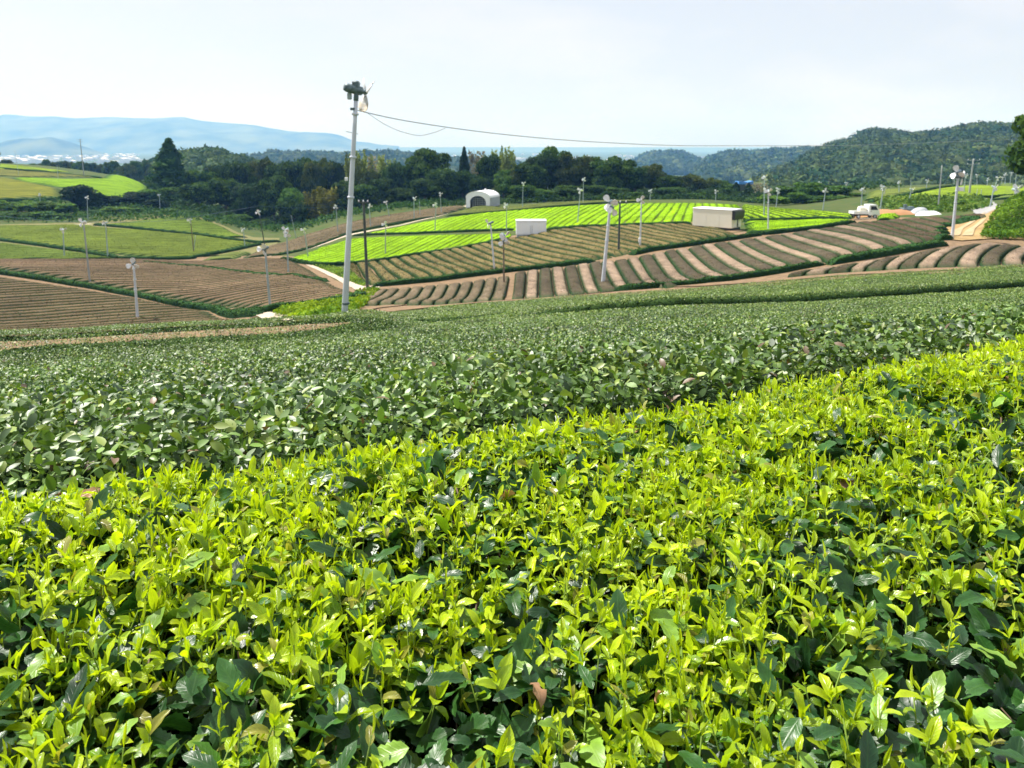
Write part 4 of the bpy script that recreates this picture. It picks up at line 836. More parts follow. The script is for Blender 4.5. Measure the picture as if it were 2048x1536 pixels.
def fan_pole(head, base, label, D=None, dmin=42.0, mat=None, axis=None, spin=None, r=None, boxes=(), blade=None, group='frost fan poles in the tea fields', fan=True, size=0.5, heads=1, pitch=0.35):
    if D is None:
        b = at(*base, 0.0, dmin); D = b[1]
    else: b = atD(*base, D); b[2] = float(G(b[0], b[1]))
    h = atD(*head, D); top = h - b; H = np.linalg.norm(top); up = top / H
    root = empty('fan_pole' if fan else 'slim_pole', b); tag(root, label, 'fan pole' if fan else 'pole', group)
    r0 = r or 0.085
    far = D > 105
    mat = mat or (M_STEEL if D < 100 else M_GREYPOLE)
    s = np.linspace(-0.3 / H, 0.985, 9)[:, None]
    mb = MB().tube(top * s, np.linspace(r0 * 1.25, r0 * 0.72, 9), 6 if far else 12)
    if not far:
        for f in (0.55, 0.72, 0.9): mb.tube([top * f - up * 0.03, top * f + up * 0.03], r0 * 1.25, 10)
    mb.build('pole', mat, root, smooth=True)
    if not fan: return root
    az = rng.uniform(-0.9, 0.9) if axis is None else 0
    axv = unit(np.array([math.sin(az), -math.cos(az), -0.32])) if axis is None else unit(np.array(axis, float))
    sp_ = rng.uniform(0, 2.1) if spin is None else spin
    e1_ = unit(np.cross(axv, [0, 0, 1.0])); e2_ = np.cross(e1_, axv)
    for hd in range(heads):
        hp = top - up * (0.0 if hd == 0 else 0.42); av = axv if hd == 0 else unit(axv * [-1, 1, 1] + np.array([0.4, 0, 0]))
        m = MB(); k = 0.30 * size / 0.5
        m.tube([hp - av * k * 1.2, hp - av * k * 0.9, hp + av * k * 0.5, hp + av * k * 0.65], [k * 0.30, k * 0.42, k * 0.42, k * 0.25], 10)
        m.tube([hp - up * k * 1.0, hp], k * 0.24, 8)
        mo = m.build('motor', M_MOTOR if D < 80 else M_GREYPOLE, root, smooth=True)
        c0 = hp + av * k * 0.85
        mh = MB().ball(c0, k * 0.26, 8, 6); mh.build('hub', M_MOTOR if D < 80 else M_WHITE, root, smooth=True)
        for q in range(3):
            a = sp_ + hd + q * 2.094
            bm = blade_mesh(MB(), c0, av, e1_ * math.cos(a) + e2_ * math.sin(a), size * 1.1, size * 0.78, pitch=pitch)
            bm.build('blade', (blade[q] if blade else M_BLADE), root, smooth=True)
    for (bp, sz_) in boxes:
        q = atD(*bp, D) - b
        MB().box(q - np.array(sz_) / 2 + [0, -0.12, 0], q + np.array(sz_) / 2 + [0, -0.12, 0], 0.02).build('control_box', M_WHITE, root)
    return root

# the tall pole beside the near tea: leaning, motor at its head, one blade with orange light painted into its colour
MAIN = fan_pole((713, 180), (688, 640), 'tall leaning steel fan pole, its head above the skyline beside the near tea', D=22.0, mat=M_STEEL, r=0.078,
                axis=(0.85, 0.45, -0.2), spin=0.42, blade=(M_BLADE, M_BLADE, M_BLADE2), size=0.5, pitch=-0.45)
D0 = 22.0; b0 = np.array(MAIN.location)
def mp_(px, py): return atD(px, py, D0) - b0
m = MB()
q = mp_(715, 172)
m.box(q + [-0.15, -0.10, -0.09], q + [0.06, 0.10, 0.07], 0.04); m.ball(q + np.array([-0.03, 0, 0.06]), (0.11, 0.10, 0.09), 10, 6)
for i in range(4): m.box(q + [-0.13 + i * 0.05, -0.115, -0.06], q + [-0.115 + i * 0.05, 0.115, 0.12], 0.0)
m.build('motor_housing', M_MOTOR, MAIN)
q = mp_(699, 192); MB().box(q + [-0.06, -0.05, -0.10], q + [0.06, 0.05, 0.10], 0.02).build('switch_box', M_GREYPOLE, MAIN)
q0, q1 = mp_(692, 263), mp_(716, 268); MB().tube([q0, q1], 0.012, 6).build('step_bar', M_GREYPOLE, MAIN)
q0 = mp_(706, 218); MB().tube([q0 - [0, 0, 0.035], q0 + [0, 0, 0.035]], 0.085, 12).build('clamp_band', M_MOTOR, MAIN)
q0 = mp_(692, 607); MB().tube([q0 - [0, 0, 0.03], q0 + [0, 0, 0.03]], 0.112, 12).build('clamp_band', M_MOTOR, MAIN)
q = mp_(694, 358); MB().box(q + [-0.04, -0.12, -0.05], q + [0.04, -0.06, 0.05], 0.01).build('junction_box', M_WHITE, MAIN)

FP = [  # head, base, label, options
 ((1221, 404), (1205, 587), 'leaning white fan pole at the near edge of the striped slope', dict(D=60, r=0.13, heads=2, axis=(-0.35, -0.9, -0.1), size=0.62, mat=M_STEEL)),
 ((267, 526), (277, 663), 'white fan pole behind the front hedge of the low brown field', dict(D=62, r=0.10, axis=(0.2, -0.95, -0.2), size=0.5)),
 ((167, 444), (180, 566), 'fan pole standing on the diagonal hedge', dict(dmin=60, axis=(-0.1, -1, -0.1), mat=M_CONC)),
 ((126, 459), (129, 516), 'short fan pole at the edge of the lower olive field', dict(dmin=70)),
 ((211, 446), (216, 516), 'fan pole leaning back where the olive field meets brown', dict(dmin=70)),
 ((174, 394), (176, 443), 'fan pole in front of the round dark bush', dict(dmin=130)),
 ((319, 390), (320, 423), 'little fan pole below the pointed conifer', dict(dmin=130)),
 ((381, 440), (388, 507), 'fan pole with a stained shaft near the point of the middle olive field', dict(dmin=70, mat=M_RUSTPOLE)),
 ((487, 459), (490, 497), 'short fan pole at the tip of the olive fields', dict(dmin=70)),
 ((80, 389), (80, 420), 'tiny fan pole at the foot of the far olive field', dict(dmin=150)),
 ((573, 459), (577, 549), 'fan pole with double heads rising from the far hedge of the brown field', dict(dmin=60, heads=2, mat=M_GREYPOLE)),
 ((609, 459), (616, 514), 'fan pole at the lower tip of the lime slope', dict(dmin=80)),
 ((672, 413), (676, 468), 'fan pole between the tall pole and the yellow bamboo', dict(dmin=100)),
 ((530, 497), (541, 621), 'thin fan pole rising from the hedge by the bright weeds', dict(dmin=50, mat=M_GREYPOLE, axis=(-0.4, -0.85, -0.2))),
 ((518, 424), (533, 512), 'dark fan pole with tilted arms near the start of the pale track', dict(dmin=70, mat=M_DARKPOLE)),
 ((739, 411), (741, 456), 'small fan pole in the brown rows under the wood', dict(dmin=100)),
 ((772, 404), (780, 436), 'bent fan pole before the dark wood', dict(dmin=100)),
 ((828, 396), (828, 441), 'fan pole at the upper edge of the brown rows under the wood', dict(dmin=100)),
 ((872, 409), (870, 462), 'fan pole standing on the pale track above the lime slope', dict(dmin=100)),
 ((880, 387), (883, 428), 'fan pole next to the wood, west of the arched shed', dict(dmin=120)),
 ((771, 447), (771, 509), 'fan pole on the hedge under the lower lime slope', dict(dmin=70, mat=M_CONC)),
 ((981, 446), (989, 541), 'fan pole whose blades tip sideways over the olive brown rows', dict(dmin=60, axis=(-0.85, -0.4, -0.35))),
 ((1013, 410), (1013, 462), 'fan pole standing behind the white storage box', dict(dmin=80)),
 ((1007, 470), (1008, 583), 'brown fan pole with two white heads on the striped slope', dict(D=66, mat=M_RUSTPOLE, heads=2, r=0.07)),
 ((1046, 366), (1045, 417), 'fan pole beyond the lime slope, east of the arched shed', dict(dmin=140)),
 ((1167, 358), (1166, 408), 'taller fan pole of the pair before the dark trees', dict(dmin=140)),
 ((1161, 380), (1155, 447), 'lower fan pole of the pair, on the hedge of the lime slope', dict(dmin=80)),
 ((1283, 398), (1280, 498), 'fan pole with a box half way up by the orange earth', dict(dmin=60, boxes=[((1279, 480), (0.25, 0.2, 0.5))])),
 ((1301, 381), (1300, 401), 'fan pole half hidden by the crest of the lime slope', dict(dmin=140)),
 ((1432, 382), (1431, 403), 'fan pole beyond the crest above the cream container', dict(dmin=140)),
 ((1529, 354), (1528, 437), 'tallest fan pole behind the cream container', dict(dmin=80, boxes=[((1529, 378), (0.3, 0.2, 0.3))])),
 ((1537, 382), (1536, 465), 'fan pole on the orange patch beside the cream container', dict(dmin=60, mat=M_STEEL)),
 ((1556, 378), (1552, 416), 'fan pole with clustered heads behind the short lime rows', dict(dmin=110, heads=2)),
 ((1651, 380), (1646, 420), 'fan pole before the green bushes', dict(dmin=110)),
 ((1692, 366), (1689, 384), 'tiny fan pole above the bushes near the wooded hill', dict(D=190)),
 ((1641, 366), (1642, 382), 'tiny fan pole peeping over the bushes', dict(D=185)),
 ((1725, 378), (1722, 418), 'fan pole standing behind the white truck', dict(dmin=110)),
 ((1767, 374), (1760, 423), 'fan pole with spread blades over the orange mound', dict(dmin=105, heads=2)),
 ((1798, 364), (1798, 388), 'fan pole on the far olive field beyond the mound', dict(dmin=130)),
 ((1823, 379), (1817, 404), 'fan pole above the white sheeted heap', dict(dmin=120)),
 ((1854, 361), (1853, 380), 'fan pole at the foot of the wooded hill', dict(dmin=150)),
 ((1917, 344), (1904, 479), 'big leaning fan pole at the corner of the sandy track', dict(dmin=55, r=0.11, heads=2, boxes=[((1920, 378), (0.35, 0.25, 0.35))], size=0.6, axis=(-0.7, -0.6, -0.2), mat=M_STEEL)),
 ((1931, 350), (1928, 388), 'fan pole behind the big leaning pole', dict(dmin=130)),
 ((1909, 347), (1908, 372), 'fan pole far behind the big leaning pole', dict(dmin=150)),
 ((1954, 350), (1954, 370), 'fan pole beside the tall utility pole', dict(dmin=150)),
 ((1976, 358), (1974, 371), 'fan pole on the ridge of the far lime field, past the utility pole', dict(dmin=150)),
 ((1995, 355), (1987, 389), 'fan pole standing by the top of the grey road', dict(dmin=120)),
 ((2004, 355), (2003, 371), 'fan pole on the far crest between its taller neighbours', dict(dmin=150)),
 ((2011, 348), (2010, 371), 'slightly taller fan pole on the far crest', dict(dmin=150)),
 ((2022, 346), (2020, 371), 'fan pole on the far crest beneath the overhanging tree', dict(dmin=150)),
 ((2033, 344), (2031, 371), 'last tall fan pole on the far crest', dict(dmin=150)),
 ((2032, 374), (2031, 400), 'fan pole with big white blades above the grassy bank', dict(D=100, heads=2, size=0.7)),
 ((1988, 374), (1980, 415), 'thin fan pole between the grey road and the bank', dict(dmin=90)),
]
for hd, bs, lb, kw in FP: fan_pole(hd, bs, lb, **kw)
for hd, bs, lb, kw in [((839, 402), (840, 433), 'bare thin pole before the wood by the brown rows', dict(dmin=100)),
                       ((582, 430), (593, 478), 'hooked bare pole before the yellow bamboo', dict(dmin=100)),
                       ((391, 470), (387, 507), 'stub pole close beside the stained fan pole', dict(dmin=70)),
                       ((29, 298), (38, 354), 'thin bare pole on the far hillside fields', dict(dmin=150)),
                       ((114, 330), (116, 358), 'short bare pole at the corner of the far lime field', dict(dmin=150)),
                       ((1822, 356), (1821, 380), 'bare pole between the far fans and the wooded hill', dict(dmin=150)),
                       ((1955, 378), (1952, 396), 'thin post at the bend of the grey road', dict(dmin=120)),
                       ((1963, 378), (1962, 394), 'second thin post at the bend of the grey road', dict(dmin=120))]:
    fan_pole(hd, bs, lb, fan=False, group='bare poles about the fields', r=0.06, **kw)

def utility(top, base, label, dmin=42.0, D=None, mat=M_CONC, r=0.14, arms=(), aw=1.5):
    if D is None: b = at(*base, 0.0, dmin); D = b[1]
    else: b = atD(*base, D); b[2] = float(G(b[0], b[1]))
    t = atD(*top, D) - b
    root = empty('utility_pole', b); tag(root, label, 'utility pole', 'utility poles')
    MB().tube(np.array(t)[None] * np.linspace(-0.03, 1, 8)[:, None], np.linspace(r, r * 0.7, 8), 10).build('pole', mat, root, smooth=True)
    for f in arms:
        p = t * f; MB().box(p + [-aw / 2, -0.18, -0.05], p + [aw / 2, -0.08, 0.05]).build('crossarm', mat, root)
        for q in (-0.45, 0.0, 0.45):
            MB().tube([p + [q * aw, -0.13, 0.05], p + [q * aw, -0.13, 0.22]], 0.05, 8).build('insulator', M_WHITE, root, smooth=True)
    return root
utility((727, 402), (735, 578), 'dark utility pole at the foot of the field path', mat=M_DARKPOLE, r=0.15, arms=(0.985,), aw=0.9)
utility((1240, 404), (1237, 507), 'dark utility pole in the orange earth on the slope', mat=M_DARKPOLE, r=0.13, arms=(0.985,), aw=1.4)
utility((1947, 318), (1938, 391), 'tall utility pole with crossarms against the wooded hill', dmin=110, r=0.2, arms=(0.97, 0.86), aw=2.4)
utility((1884, 331), (1876, 420), 'slim utility pole beyond the brown slope', dmin=95, r=0.11, arms=())
utility((160, 278), (168, 352), 'tall utility pole on the far hillside with a double crossarm', dmin=200, r=0.2, arms=(0.98, 0.93), aw=2.6)

def wire(pts, r, label, name='wire', mat=None):
    pts = np.array(pts); n = len(pts); s = np.linspace(0, n - 1, 60)
    Q = np.stack([pchip(np.arange(n), pts[:, i], s) for i in range(3)], -1); c = Q.mean(0)
    mb = MB().tube(Q - c, r, 5); o = mb.build(name, mat or M_WIRE, smooth=True, origin=None); o.location = c
    return tag(o, label, 'wire')
wire([atD(707, 219, 22), atD(800, 239.5, 22.9), atD(1000, 268, 26.1), atD(1200, 284.5, 29.9), atD(1400, 291.5, 35), atD(1640, 291.5, 44), atD(2000, 280, 70), atD(2250, 270, 95)], 0.013, 'long sagging wire strung from the tall pole across the sky')
wire([atD(735, 226, 22.3), atD(770, 249, 22.6), atD(805, 264, 22.9), atD(838, 271, 23.3), atD(865, 266, 23.6), atD(890, 256.5, 24.0)], 0.008, 'thin slack loop of cable hanging under the long wire')
wire([atD(-60, 425, 120), atD(60, 438, 118), atD(160, 445, 116), atD(300, 443, 113), atD(430, 427, 110), atD(518, 412, 108)], 0.022, 'dark blue cable sagging over the olive fields', mat=M_CABLE_BLUE)
wire([atD(518, 412, 108), atD(600, 416, 112), atD(672, 413, 118)], 0.016, 'thin blue cable between the dark fan pole and the next', mat=M_CABLE_BLUE)

# ------------------------------------------------------------------ sheds, container, truck
# white arched shed at the edge of the wood
b = atD(966, 409, 176.0); b[2] = float(G(b[0], b[1])); R0 = empty('arched_shed', b, math.radians(-20)); tag(R0, 'white arched shed with a dark open front before the trees', 'shed')
k = b[1] / 178.0; w2, hw_, hr, dp = 2.95 * k, 2.3 * k, 3.75 * k, 6.2 * k
def arch(w, h0, h1, n=12): return [(-w, 0.0)] + [(-w * math.cos(math.pi * i / n), h0 + (h1 - h0) * math.sin(math.pi * i / n)) for i in range(n + 1)] + [(w, 0.0)]
out = arch(w2, hw_, hr); ino = [(x * 0.66, z * 0.76) for x, z in arch(w2, hw_ * 0.75, hr * 0.95)]
n_ = len(out); V = [(x, -dp / 2, z) for x, z in out] + [(x, -dp / 2, z) for x, z in ino] + [(x, -dp / 2 + 0.15, z) for x, z in out] + [(x, -dp / 2 + 0.15, z) for x, z in ino]
F = [[i, i + 1, n_ + i + 1, n_ + i] for i in range(n_ - 1)] + [[2 * n_ + i, 3 * n_ + i, 3 * n_ + i + 1, 2 * n_ + i + 1] for i in range(n_ - 1)] + [[n_ + i, n_ + i + 1, 3 * n_ + i + 1, 3 * n_ + i] for i in range(n_ - 1)]
MB().add(V, F).build('front_wall', M_SHEET, R0)
roof = out[1:-1]; nr = len(roof)
V = [(x * 1.02, y, z + 0.05) for y in (-dp / 2 - 0.05, dp / 2) for x, z in roof] + [(x * 0.98, y, z - 0.05) for y in (-dp / 2 - 0.05, dp / 2) for x, z in roof]
F = [[i, i + 1, nr + i + 1, nr + i] for i in range(nr - 1)] + [[2 * nr + i, 3 * nr + i, 3 * nr + i + 1, 2 * nr + i + 1] for i in range(nr - 1)] + [[i, i + 1, 2 * nr + i + 1, 2 * nr + i] for i in range(nr - 1)]
MB().add(V, F).build('roof', M_SHEET, R0)
for s in (-1, 1): MB().box((s * w2 - 0.06, -dp / 2 + 0.17, -0.2), (s * w2 + 0.06, dp / 2, hw_ - 0.02)).build('side_wall', M_GREY if s > 0 else M_SHEET, R0)
MB().prism(out, dp / 2 - 0.2, dp / 2 - 0.05).build('back_wall', M_DARK, R0)
g = MB()
for x in np.linspace(-1.4, 1.4, 6) * k: g.box((x - 0.03, -dp / 2 + 0.5, 0), (x + 0.03, -dp / 2 + 0.56, 2.2 * k))
for z in np.linspace(0.3, 2.1, 5) * k: g.box((-1.6 * k, -dp / 2 + 0.57, z - 0.03), (1.6 * k, -dp / 2 + 0.62, z + 0.03))
g.build('front_grid', M_GREY, R0)
MB().box((-1.75 * k, -dp / 2 + 0.8, 0), (1.75 * k, -dp / 2 + 0.9, 2.6 * k)).build('shade_panel', M_DARK, R0)  # dark panel added as the shade behind the open front
MB().tube([(0.2, 1.0, hr - 0.1), (0.2, 1.0, hr + 0.45)], 0.22, 8).build('roof_vent', M_WHITE, R0)

# white storage box
b = at(1062, 473, 0, 80); R1 = empty('storage_box', b, math.radians(1)); tag(R1, 'low white storage box among the olive brown rows', 'storage box')
k = b[1] / FPX; Wb, Hb = 30.0 * k, 27.5 * k
MB().box((-Wb, -1.0, 0.35), (Wb, 1.1, 0.35 + Hb * 0.94), 0.04).build('body', M_SHEET, R1)
MB().box((-Wb - 0.05, -1.08, 0.35 + Hb * 0.94), (Wb + 0.05, 1.18, 0.35 + Hb * 1.06), 0.04).build('roof', M_WHITE, R1)
MB().box((-Wb + 0.1, -0.94, -0.3), (Wb - 0.05, 1.05, 0.35)).build('plinth', M_GREY, R1)
for s in (-1, 1):
    d_ = MB().box((min(s * 0.03, s * (Wb - 0.12)), -1.03, 0.5), (max(s * 0.03, s * (Wb - 0.12)), -1.0, 0.3 + Hb * 0.9), 0.01).build('door', M_SHEET, R1)
    MB().box((s * 0.12 - 0.02, -1.07, 0.6), (s * 0.12 + 0.02, -1.03, Hb * 0.85)).build('handle', M_GREY, d_)

# cream container with a black canopy on its end
b = at(1463, 462, 0, 80); R2_ = empty('container', b, math.radians(-42)); tag(R2_, 'cream storage container with a black canopy on its end wall', 'container')
k = b[1] / 97.0; Lc, Wc, Hc = 5.5 * k, 2.6 * k, 2.25 * k
MB().box((-Lc, 0, 0.32), (0, Wc, 0.32 + Hc), 0.03).build('body', M_CREAM, R2_)
MB().box((-Lc - 0.04, -0.05, 0.32 + Hc), (0.06, Wc + 0.05, 0.44 + Hc), 0.03).build('roof', M_WHITE, R2_)
MB().box((-Lc + 0.1, 0.08, -0.4), (-0.05, Wc - 0.08, 0.32)).build('skid', M_BLACK, R2_)
rb_ = MB()
for x in (-Lc * 0.33, -Lc * 0.66): rb_.box((x - 0.025, -0.012, 0.36), (x + 0.025, 0, 0.28 + Hc))
rb_.build('wall_seam', M_CREAM, R2_)
MB().prism([(0.0, Hc * 0.62), (0.34, Hc * 0.62), (0.46, Hc * 0.98), (0.46, 0.30 + Hc), (0.0, 0.30 + Hc)], 0.0, Wc).build('canopy', M_BLACK, R2_)
MB().box((0.0, 0.55, 0.4), (0.05, 1.35 * k, Hc * 0.62), 0.01).build('door', M_CREAM, R2_)
MB().box((0.0, 1.42 * k, 0.4), (0.03, 1.72 * k, Hc * 0.62)).build('doorway', M_BLACK, R2_)
MB().box((0.0, 1.80 * k, 0.4), (0.05, Wc - 0.1, Hc * 0.62), 0.01).build('door', M_CREAM, R2_)

# small white truck with a cream load
b = at(1727, 438, 0, 80); b[2] += 0.12; R3 = empty('truck', b, math.radians(3)); tag(R3, 'small white flatbed truck carrying a cream tank', 'truck')
cab = [(0.32, 0.42), (0.32, 1.72), (0.42, 1.80), (1.28, 1.80), (1.40, 1.72), (1.72, 1.05), (1.76, 0.95), (1.78, 0.42)]
MB().prism(cab, -0.70, 0.70).build('cab', M_WHITE, R3)
for s in (-1, 1):
    MB().prism([(0.55, 1.12), (0.55, 1.62), (1.24, 1.62), (1.50, 1.12)], s * 0.70 - 0.012, s * 0.70 + 0.012).build('side_window', M_GLASS, R3)
    dr = MB().box((0.48, s * 0.715 - 0.008, 0.52), (1.45, s * 0.715 + 0.008, 1.08), 0.0).build('door', M_WHITE, R3)
    MB().box((0.55, s * 0.73 - 0.012, 0.92), (0.72, s * 0.73 + 0.012, 0.96)).build('handle', M_RUBBER, dr)
    MB().box((1.745, s * 0.5 - 0.12, 0.62), (1.80, s * 0.5 + 0.12, 0.78), 0.02).build('headlight', M_GLASS, R3)
V = [(1.44, y, 1.68) for y in (-0.62, 0.62)] + [(1.735, y, 1.06) for y in (0.62, -0.62)]
MB().add([(x + dx, y, z) for dx in (0.0, 0.02) for x, y, z in V], [[0, 1, 2, 3], [4, 7, 6, 5], [0, 4, 5, 1], [2, 6, 7, 3], [1, 5, 6, 2], [0, 3, 7, 4]]).build('windscreen', M_GLASS, R3)
MB().box((-1.66, -0.70, 0.58), (0.28, 0.70, 0.68)).build('bed', M_WHITE, R3)
for y in (-0.70, 0.66): MB().box((-1.66, y, 0.68), (0.28, y + 0.04, 0.96)).build('side_board', M_WHITE, R3)
MB().box((-1.70, -0.70, 0.60), (-1.66, 0.70, 0.96)).build('tailgate', M_WHITE, R3)
MB().box((-1.6, -0.55, 0.36), (1.6, 0.55, 0.57)).build('chassis', M_RUBBER, R3)
for x in (-1.05, 1.15):
    for s in (-1, 1):
        wl = MB().tube([(x, s * 0.62 - 0.08, 0.27), (x, s * 0.62 + 0.08, 0.27)], 0.27, 16).build('wheel', M_RUBBER, R3)
        MB().tube([(x, s * 0.62 - 0.095, 0.27), (x, s * 0.62 + 0.095, 0.27)], 0.15, 12).build('rim', M_STEEL, wl)
tk = MB(); tk.tube([(-0.78, 0, 1.13), (-0.70, 0, 1.13), (0.12, 0, 1.13), (0.20, 0, 1.13)], [0.30, 0.44, 0.44, 0.30], 14); tk.tube([(-0.3, 0, 1.5), (-0.3, 0, 1.64)], 0.14, 10)
o = tk.build('tank', M_CREAM, smooth=False); o.location = b; o.rotation_euler = R3.rotation_euler; tag(o, 'cream tank lying on the bed of the white truck', 'tank')

def mound(name, px, py, dmin, r, hgt, mat, label, cat, n=24, seed=0, kind=None):
    b = at(px, py, 0, dmin); V = []; F = []; m = 9
    for i in range(m):
        f = i / (m - 1)
        for j in range(n):
            a = 2 * math.pi * j / n; q = 1 + 0.35 * (float(vnoise(np.array(3 * math.cos(a) + seed), np.array(3 * math.sin(a) + f * 2))) - 0.5)
            x, y = r[0] * (1 - f) * q * math.cos(a), r[1] * (1 - f) * q * math.sin(a)
            z = float(G(b[0] + x, b[1] + y)) - b[2] - 0.1 + hgt * (1 - (1 - f) ** 2) * (0.8 + 0.4 * float(vnoise(np.array(x * 0.9 + seed), np.array(y * 0.9))))
            V.append((x, y, z))
    F = [[i * n + j, i * n + (j + 1) % n, (i + 1) * n + (j + 1) % n, (i + 1) * n + j] for i in range(m - 1) for j in range(n)]
    o = MB().add(V, F).build(name, mat, smooth=True); o.location = b
    return tag(o, label, cat, None, kind)
mound('earth_mound', 1768, 430, 104, (6.5, 3.0), 0.85, M_ORANGE, 'long mound of orange earth behind the truck', 'mound', seed=2)
mound('sheeted_heap', 1856, 430, 90, (1.75, 1.2), 0.75, M_SHEET, 'heap under a white sheet at the top of the brown slope', 'heap', seed=5)
mound('sheeted_heap', 1838, 428, 92, (1.5, 1.1), 1.1, M_GREY, 'taller heap under a dull grey sheet beside the white one', 'heap', seed=8)
b = at(1815, 428, 0, 95); o = MB().box((-0.9, -0.6, -0.1), (0.9, 0.6, 0.85), 0.08).tube([(-0.4, 0, 0.85), (-0.4, 0, 1.35)], 0.25, 8).box((0.1, -0.4, 0.85), (0.7, 0.4, 1.05), 0.03).build('field_machine', M_MOTOR); o.location = b
tag(o, 'small dark green field machine beside the grey heap', 'machine')
b = at(1488, 366, 0, 150)
q = atD(1488, 368, 262.0); k = 262.0 / FPX; gz = float(G(q[0], q[1])); zt = q[2] - gz
root = empty('hut', (q[0], q[1], gz)); tag(root, 'long hut with a bright blue sheet roof far beyond the container', 'hut')
MB().box((-13 * k, -2, -0.5), (13 * k, 2, zt)).build('wall', M_DARKPOLE, root)
MB().prism([(-15 * k, zt), (-14 * k, zt + 6 * k), (3 * k, zt + 4 * k), (14 * k, zt + 6.5 * k), (15 * k, zt)], -2.3, 2.3).build('roof', M_BLUE, root)


# ------------------------------------------------------------------ trees
def cards(P, out, size, col, jit=0.8, elong=1.0):
    n = len(P); nn = unit(out + jit * rng.normal(size=(n, 3))); a = unit(np.cross(nn, rng.normal(size=(n, 3)))); b = np.cross(nn, a)
    s = (size * rng.uniform(0.55, 1.35, n))[:, None]
    V = np.stack([P - a * s * elong, P + b * s * 0.55 - nn * s * 0.15, P + a * s * elong, P - b * s * 0.55 + nn * s * 0.1], 1).reshape(-1, 3)
    return V, np.arange(4 * n).reshape(-1, 4), np.repeat(np.clip(col, 0.003, 1), 4, axis=0)
def sphere_dirs(n): return unit(rng.normal(size=(n, 3)))
def core(c, r, col, n=9, m=6):
    ph = np.linspace(0.01, np.pi - 0.01, m + 1); t = np.linspace(0, 2 * np.pi, n, endpoint=False)
    P, T = np.meshgrid(ph, t, indexing='ij'); d = np.stack([np.sin(P) * np.cos(T), np.sin(P) * np.sin(T), np.cos(P)], -1)
    V = c + d * r * (1 + 0.2 * (rng.random(P.shape)[..., None] - 0.5)); I = np.arange(P.size).reshape(P.shape); J = np.roll(I, -1, axis=1)
    F = np.stack([I[:-1], I[1:], J[1:], J[:-1]], -1).reshape(-1, 4)
    return V.reshape(-1, 3), F, np.tile(np.array(col), (P.size, 1))
def crown_broad(base, tip, nl=11, nq=3600, size=0.30, squash=0.75, low=0.12, core_k=0.72):
    """lobed crown, 10 m tall and about 9 m wide: leaf cards over many overlapping clumps"""
    Q = [(np.array([0, 0, 5.3]), np.array([3.3, 3.3, 3.4]))]
    for i in range(nl):
        a = rng.uniform(0, 6.28); h = rng.uniform(low * 10 + 1.2, 8.6); rr_ = 3.2 * math.sqrt(max(0.05, 1 - ((h - 4.8) / 5.0) ** 2)) * rng.uniform(0.75, 1.05)
        r = rng.uniform(1.1, 2.0); Q.append((np.array([rr_ * math.cos(a), rr_ * math.sin(a), h]), np.array([r, r, r * squash])))
    V = []; F = []; C = []; n0 = 0
    w = np.array([q[1][0] ** 2 for q in Q]); w[0] *= 0.6; w /= w.sum()
    for (c, r), wi in zip(Q, w):
        k = int(nq * wi); d = sphere_dirs(k); d[:, 2] = np.where(d[:, 2] < -0.35, -d[:, 2], d[:, 2])
        lump = 1 + 0.22 * (fbm(d[:, 0] * 2.6 + c[0], d[:, 1] * 2.6 + d[:, 2] * 2.1 + c[1], 3) - 0.5) * 2
        P = c + d * r * (rng.uniform(0.78, 1.06, k) * lump)[:, None]
        t = np.clip(rng.normal(0.45, 0.25, k) + rng.normal(0, 0.12), 0, 1)[:, None]
        col = np.array(base) * (1 - t) + np.array(tip) * t
        v, f, cc_ = cards(P, d, size, col); V.append(v); F.append(f + n0); C.append(cc_); n0 += len(v)
        v, f, cc_ = core(c, r * core_k, np.array(base) * 0.8); V.append(v); F.append(f + n0); C.append(cc_); n0 += len(v)
    return np.vstack(V), np.vstack(F), np.vstack(C)
def crown_conifer(base, tip, nq=4200):
    h = 1.0 + 9.0 * rng.random(nq) ** 1.25; a = rng.uniform(0, 6.28, nq)
    tier = 0.62 + 0.50 * np.abs(np.sin(h * 1.9 + 1.1 * np.sin(a * 3 + 1))); R = 2.7 * np.clip((10.15 - h) / 9.0, 0.0, 1) ** 0.85 * tier * (0.6 + 0.75 * vnoise(a * 1.9, h * 1.1))
    rr_ = R * rng.uniform(0.6, 1.05, nq); P = np.stack([rr_ * np.cos(a), rr_ * np.sin(a), h - 0.12 * rr_], -1)
    t = np.clip(rng.normal(0.4, 0.25, nq), 0, 1)[:, None]
    out = np.stack([np.cos(a), np.sin(a), np.full(nq, 0.3)], -1)
    v, f, c = cards(P, out, 0.27, np.array(base) * (1 - t) + np.array(tip) * t, 0.7)
    v2, f2, c2 = core(np.array([0, 0, 4.6]), np.array([1.35, 1.35, 4.3]), np.array(base) * 0.8)
    return np.vstack([v, v2]), np.vstack([f, f2 + len(v)]), np.vstack([c, c2])
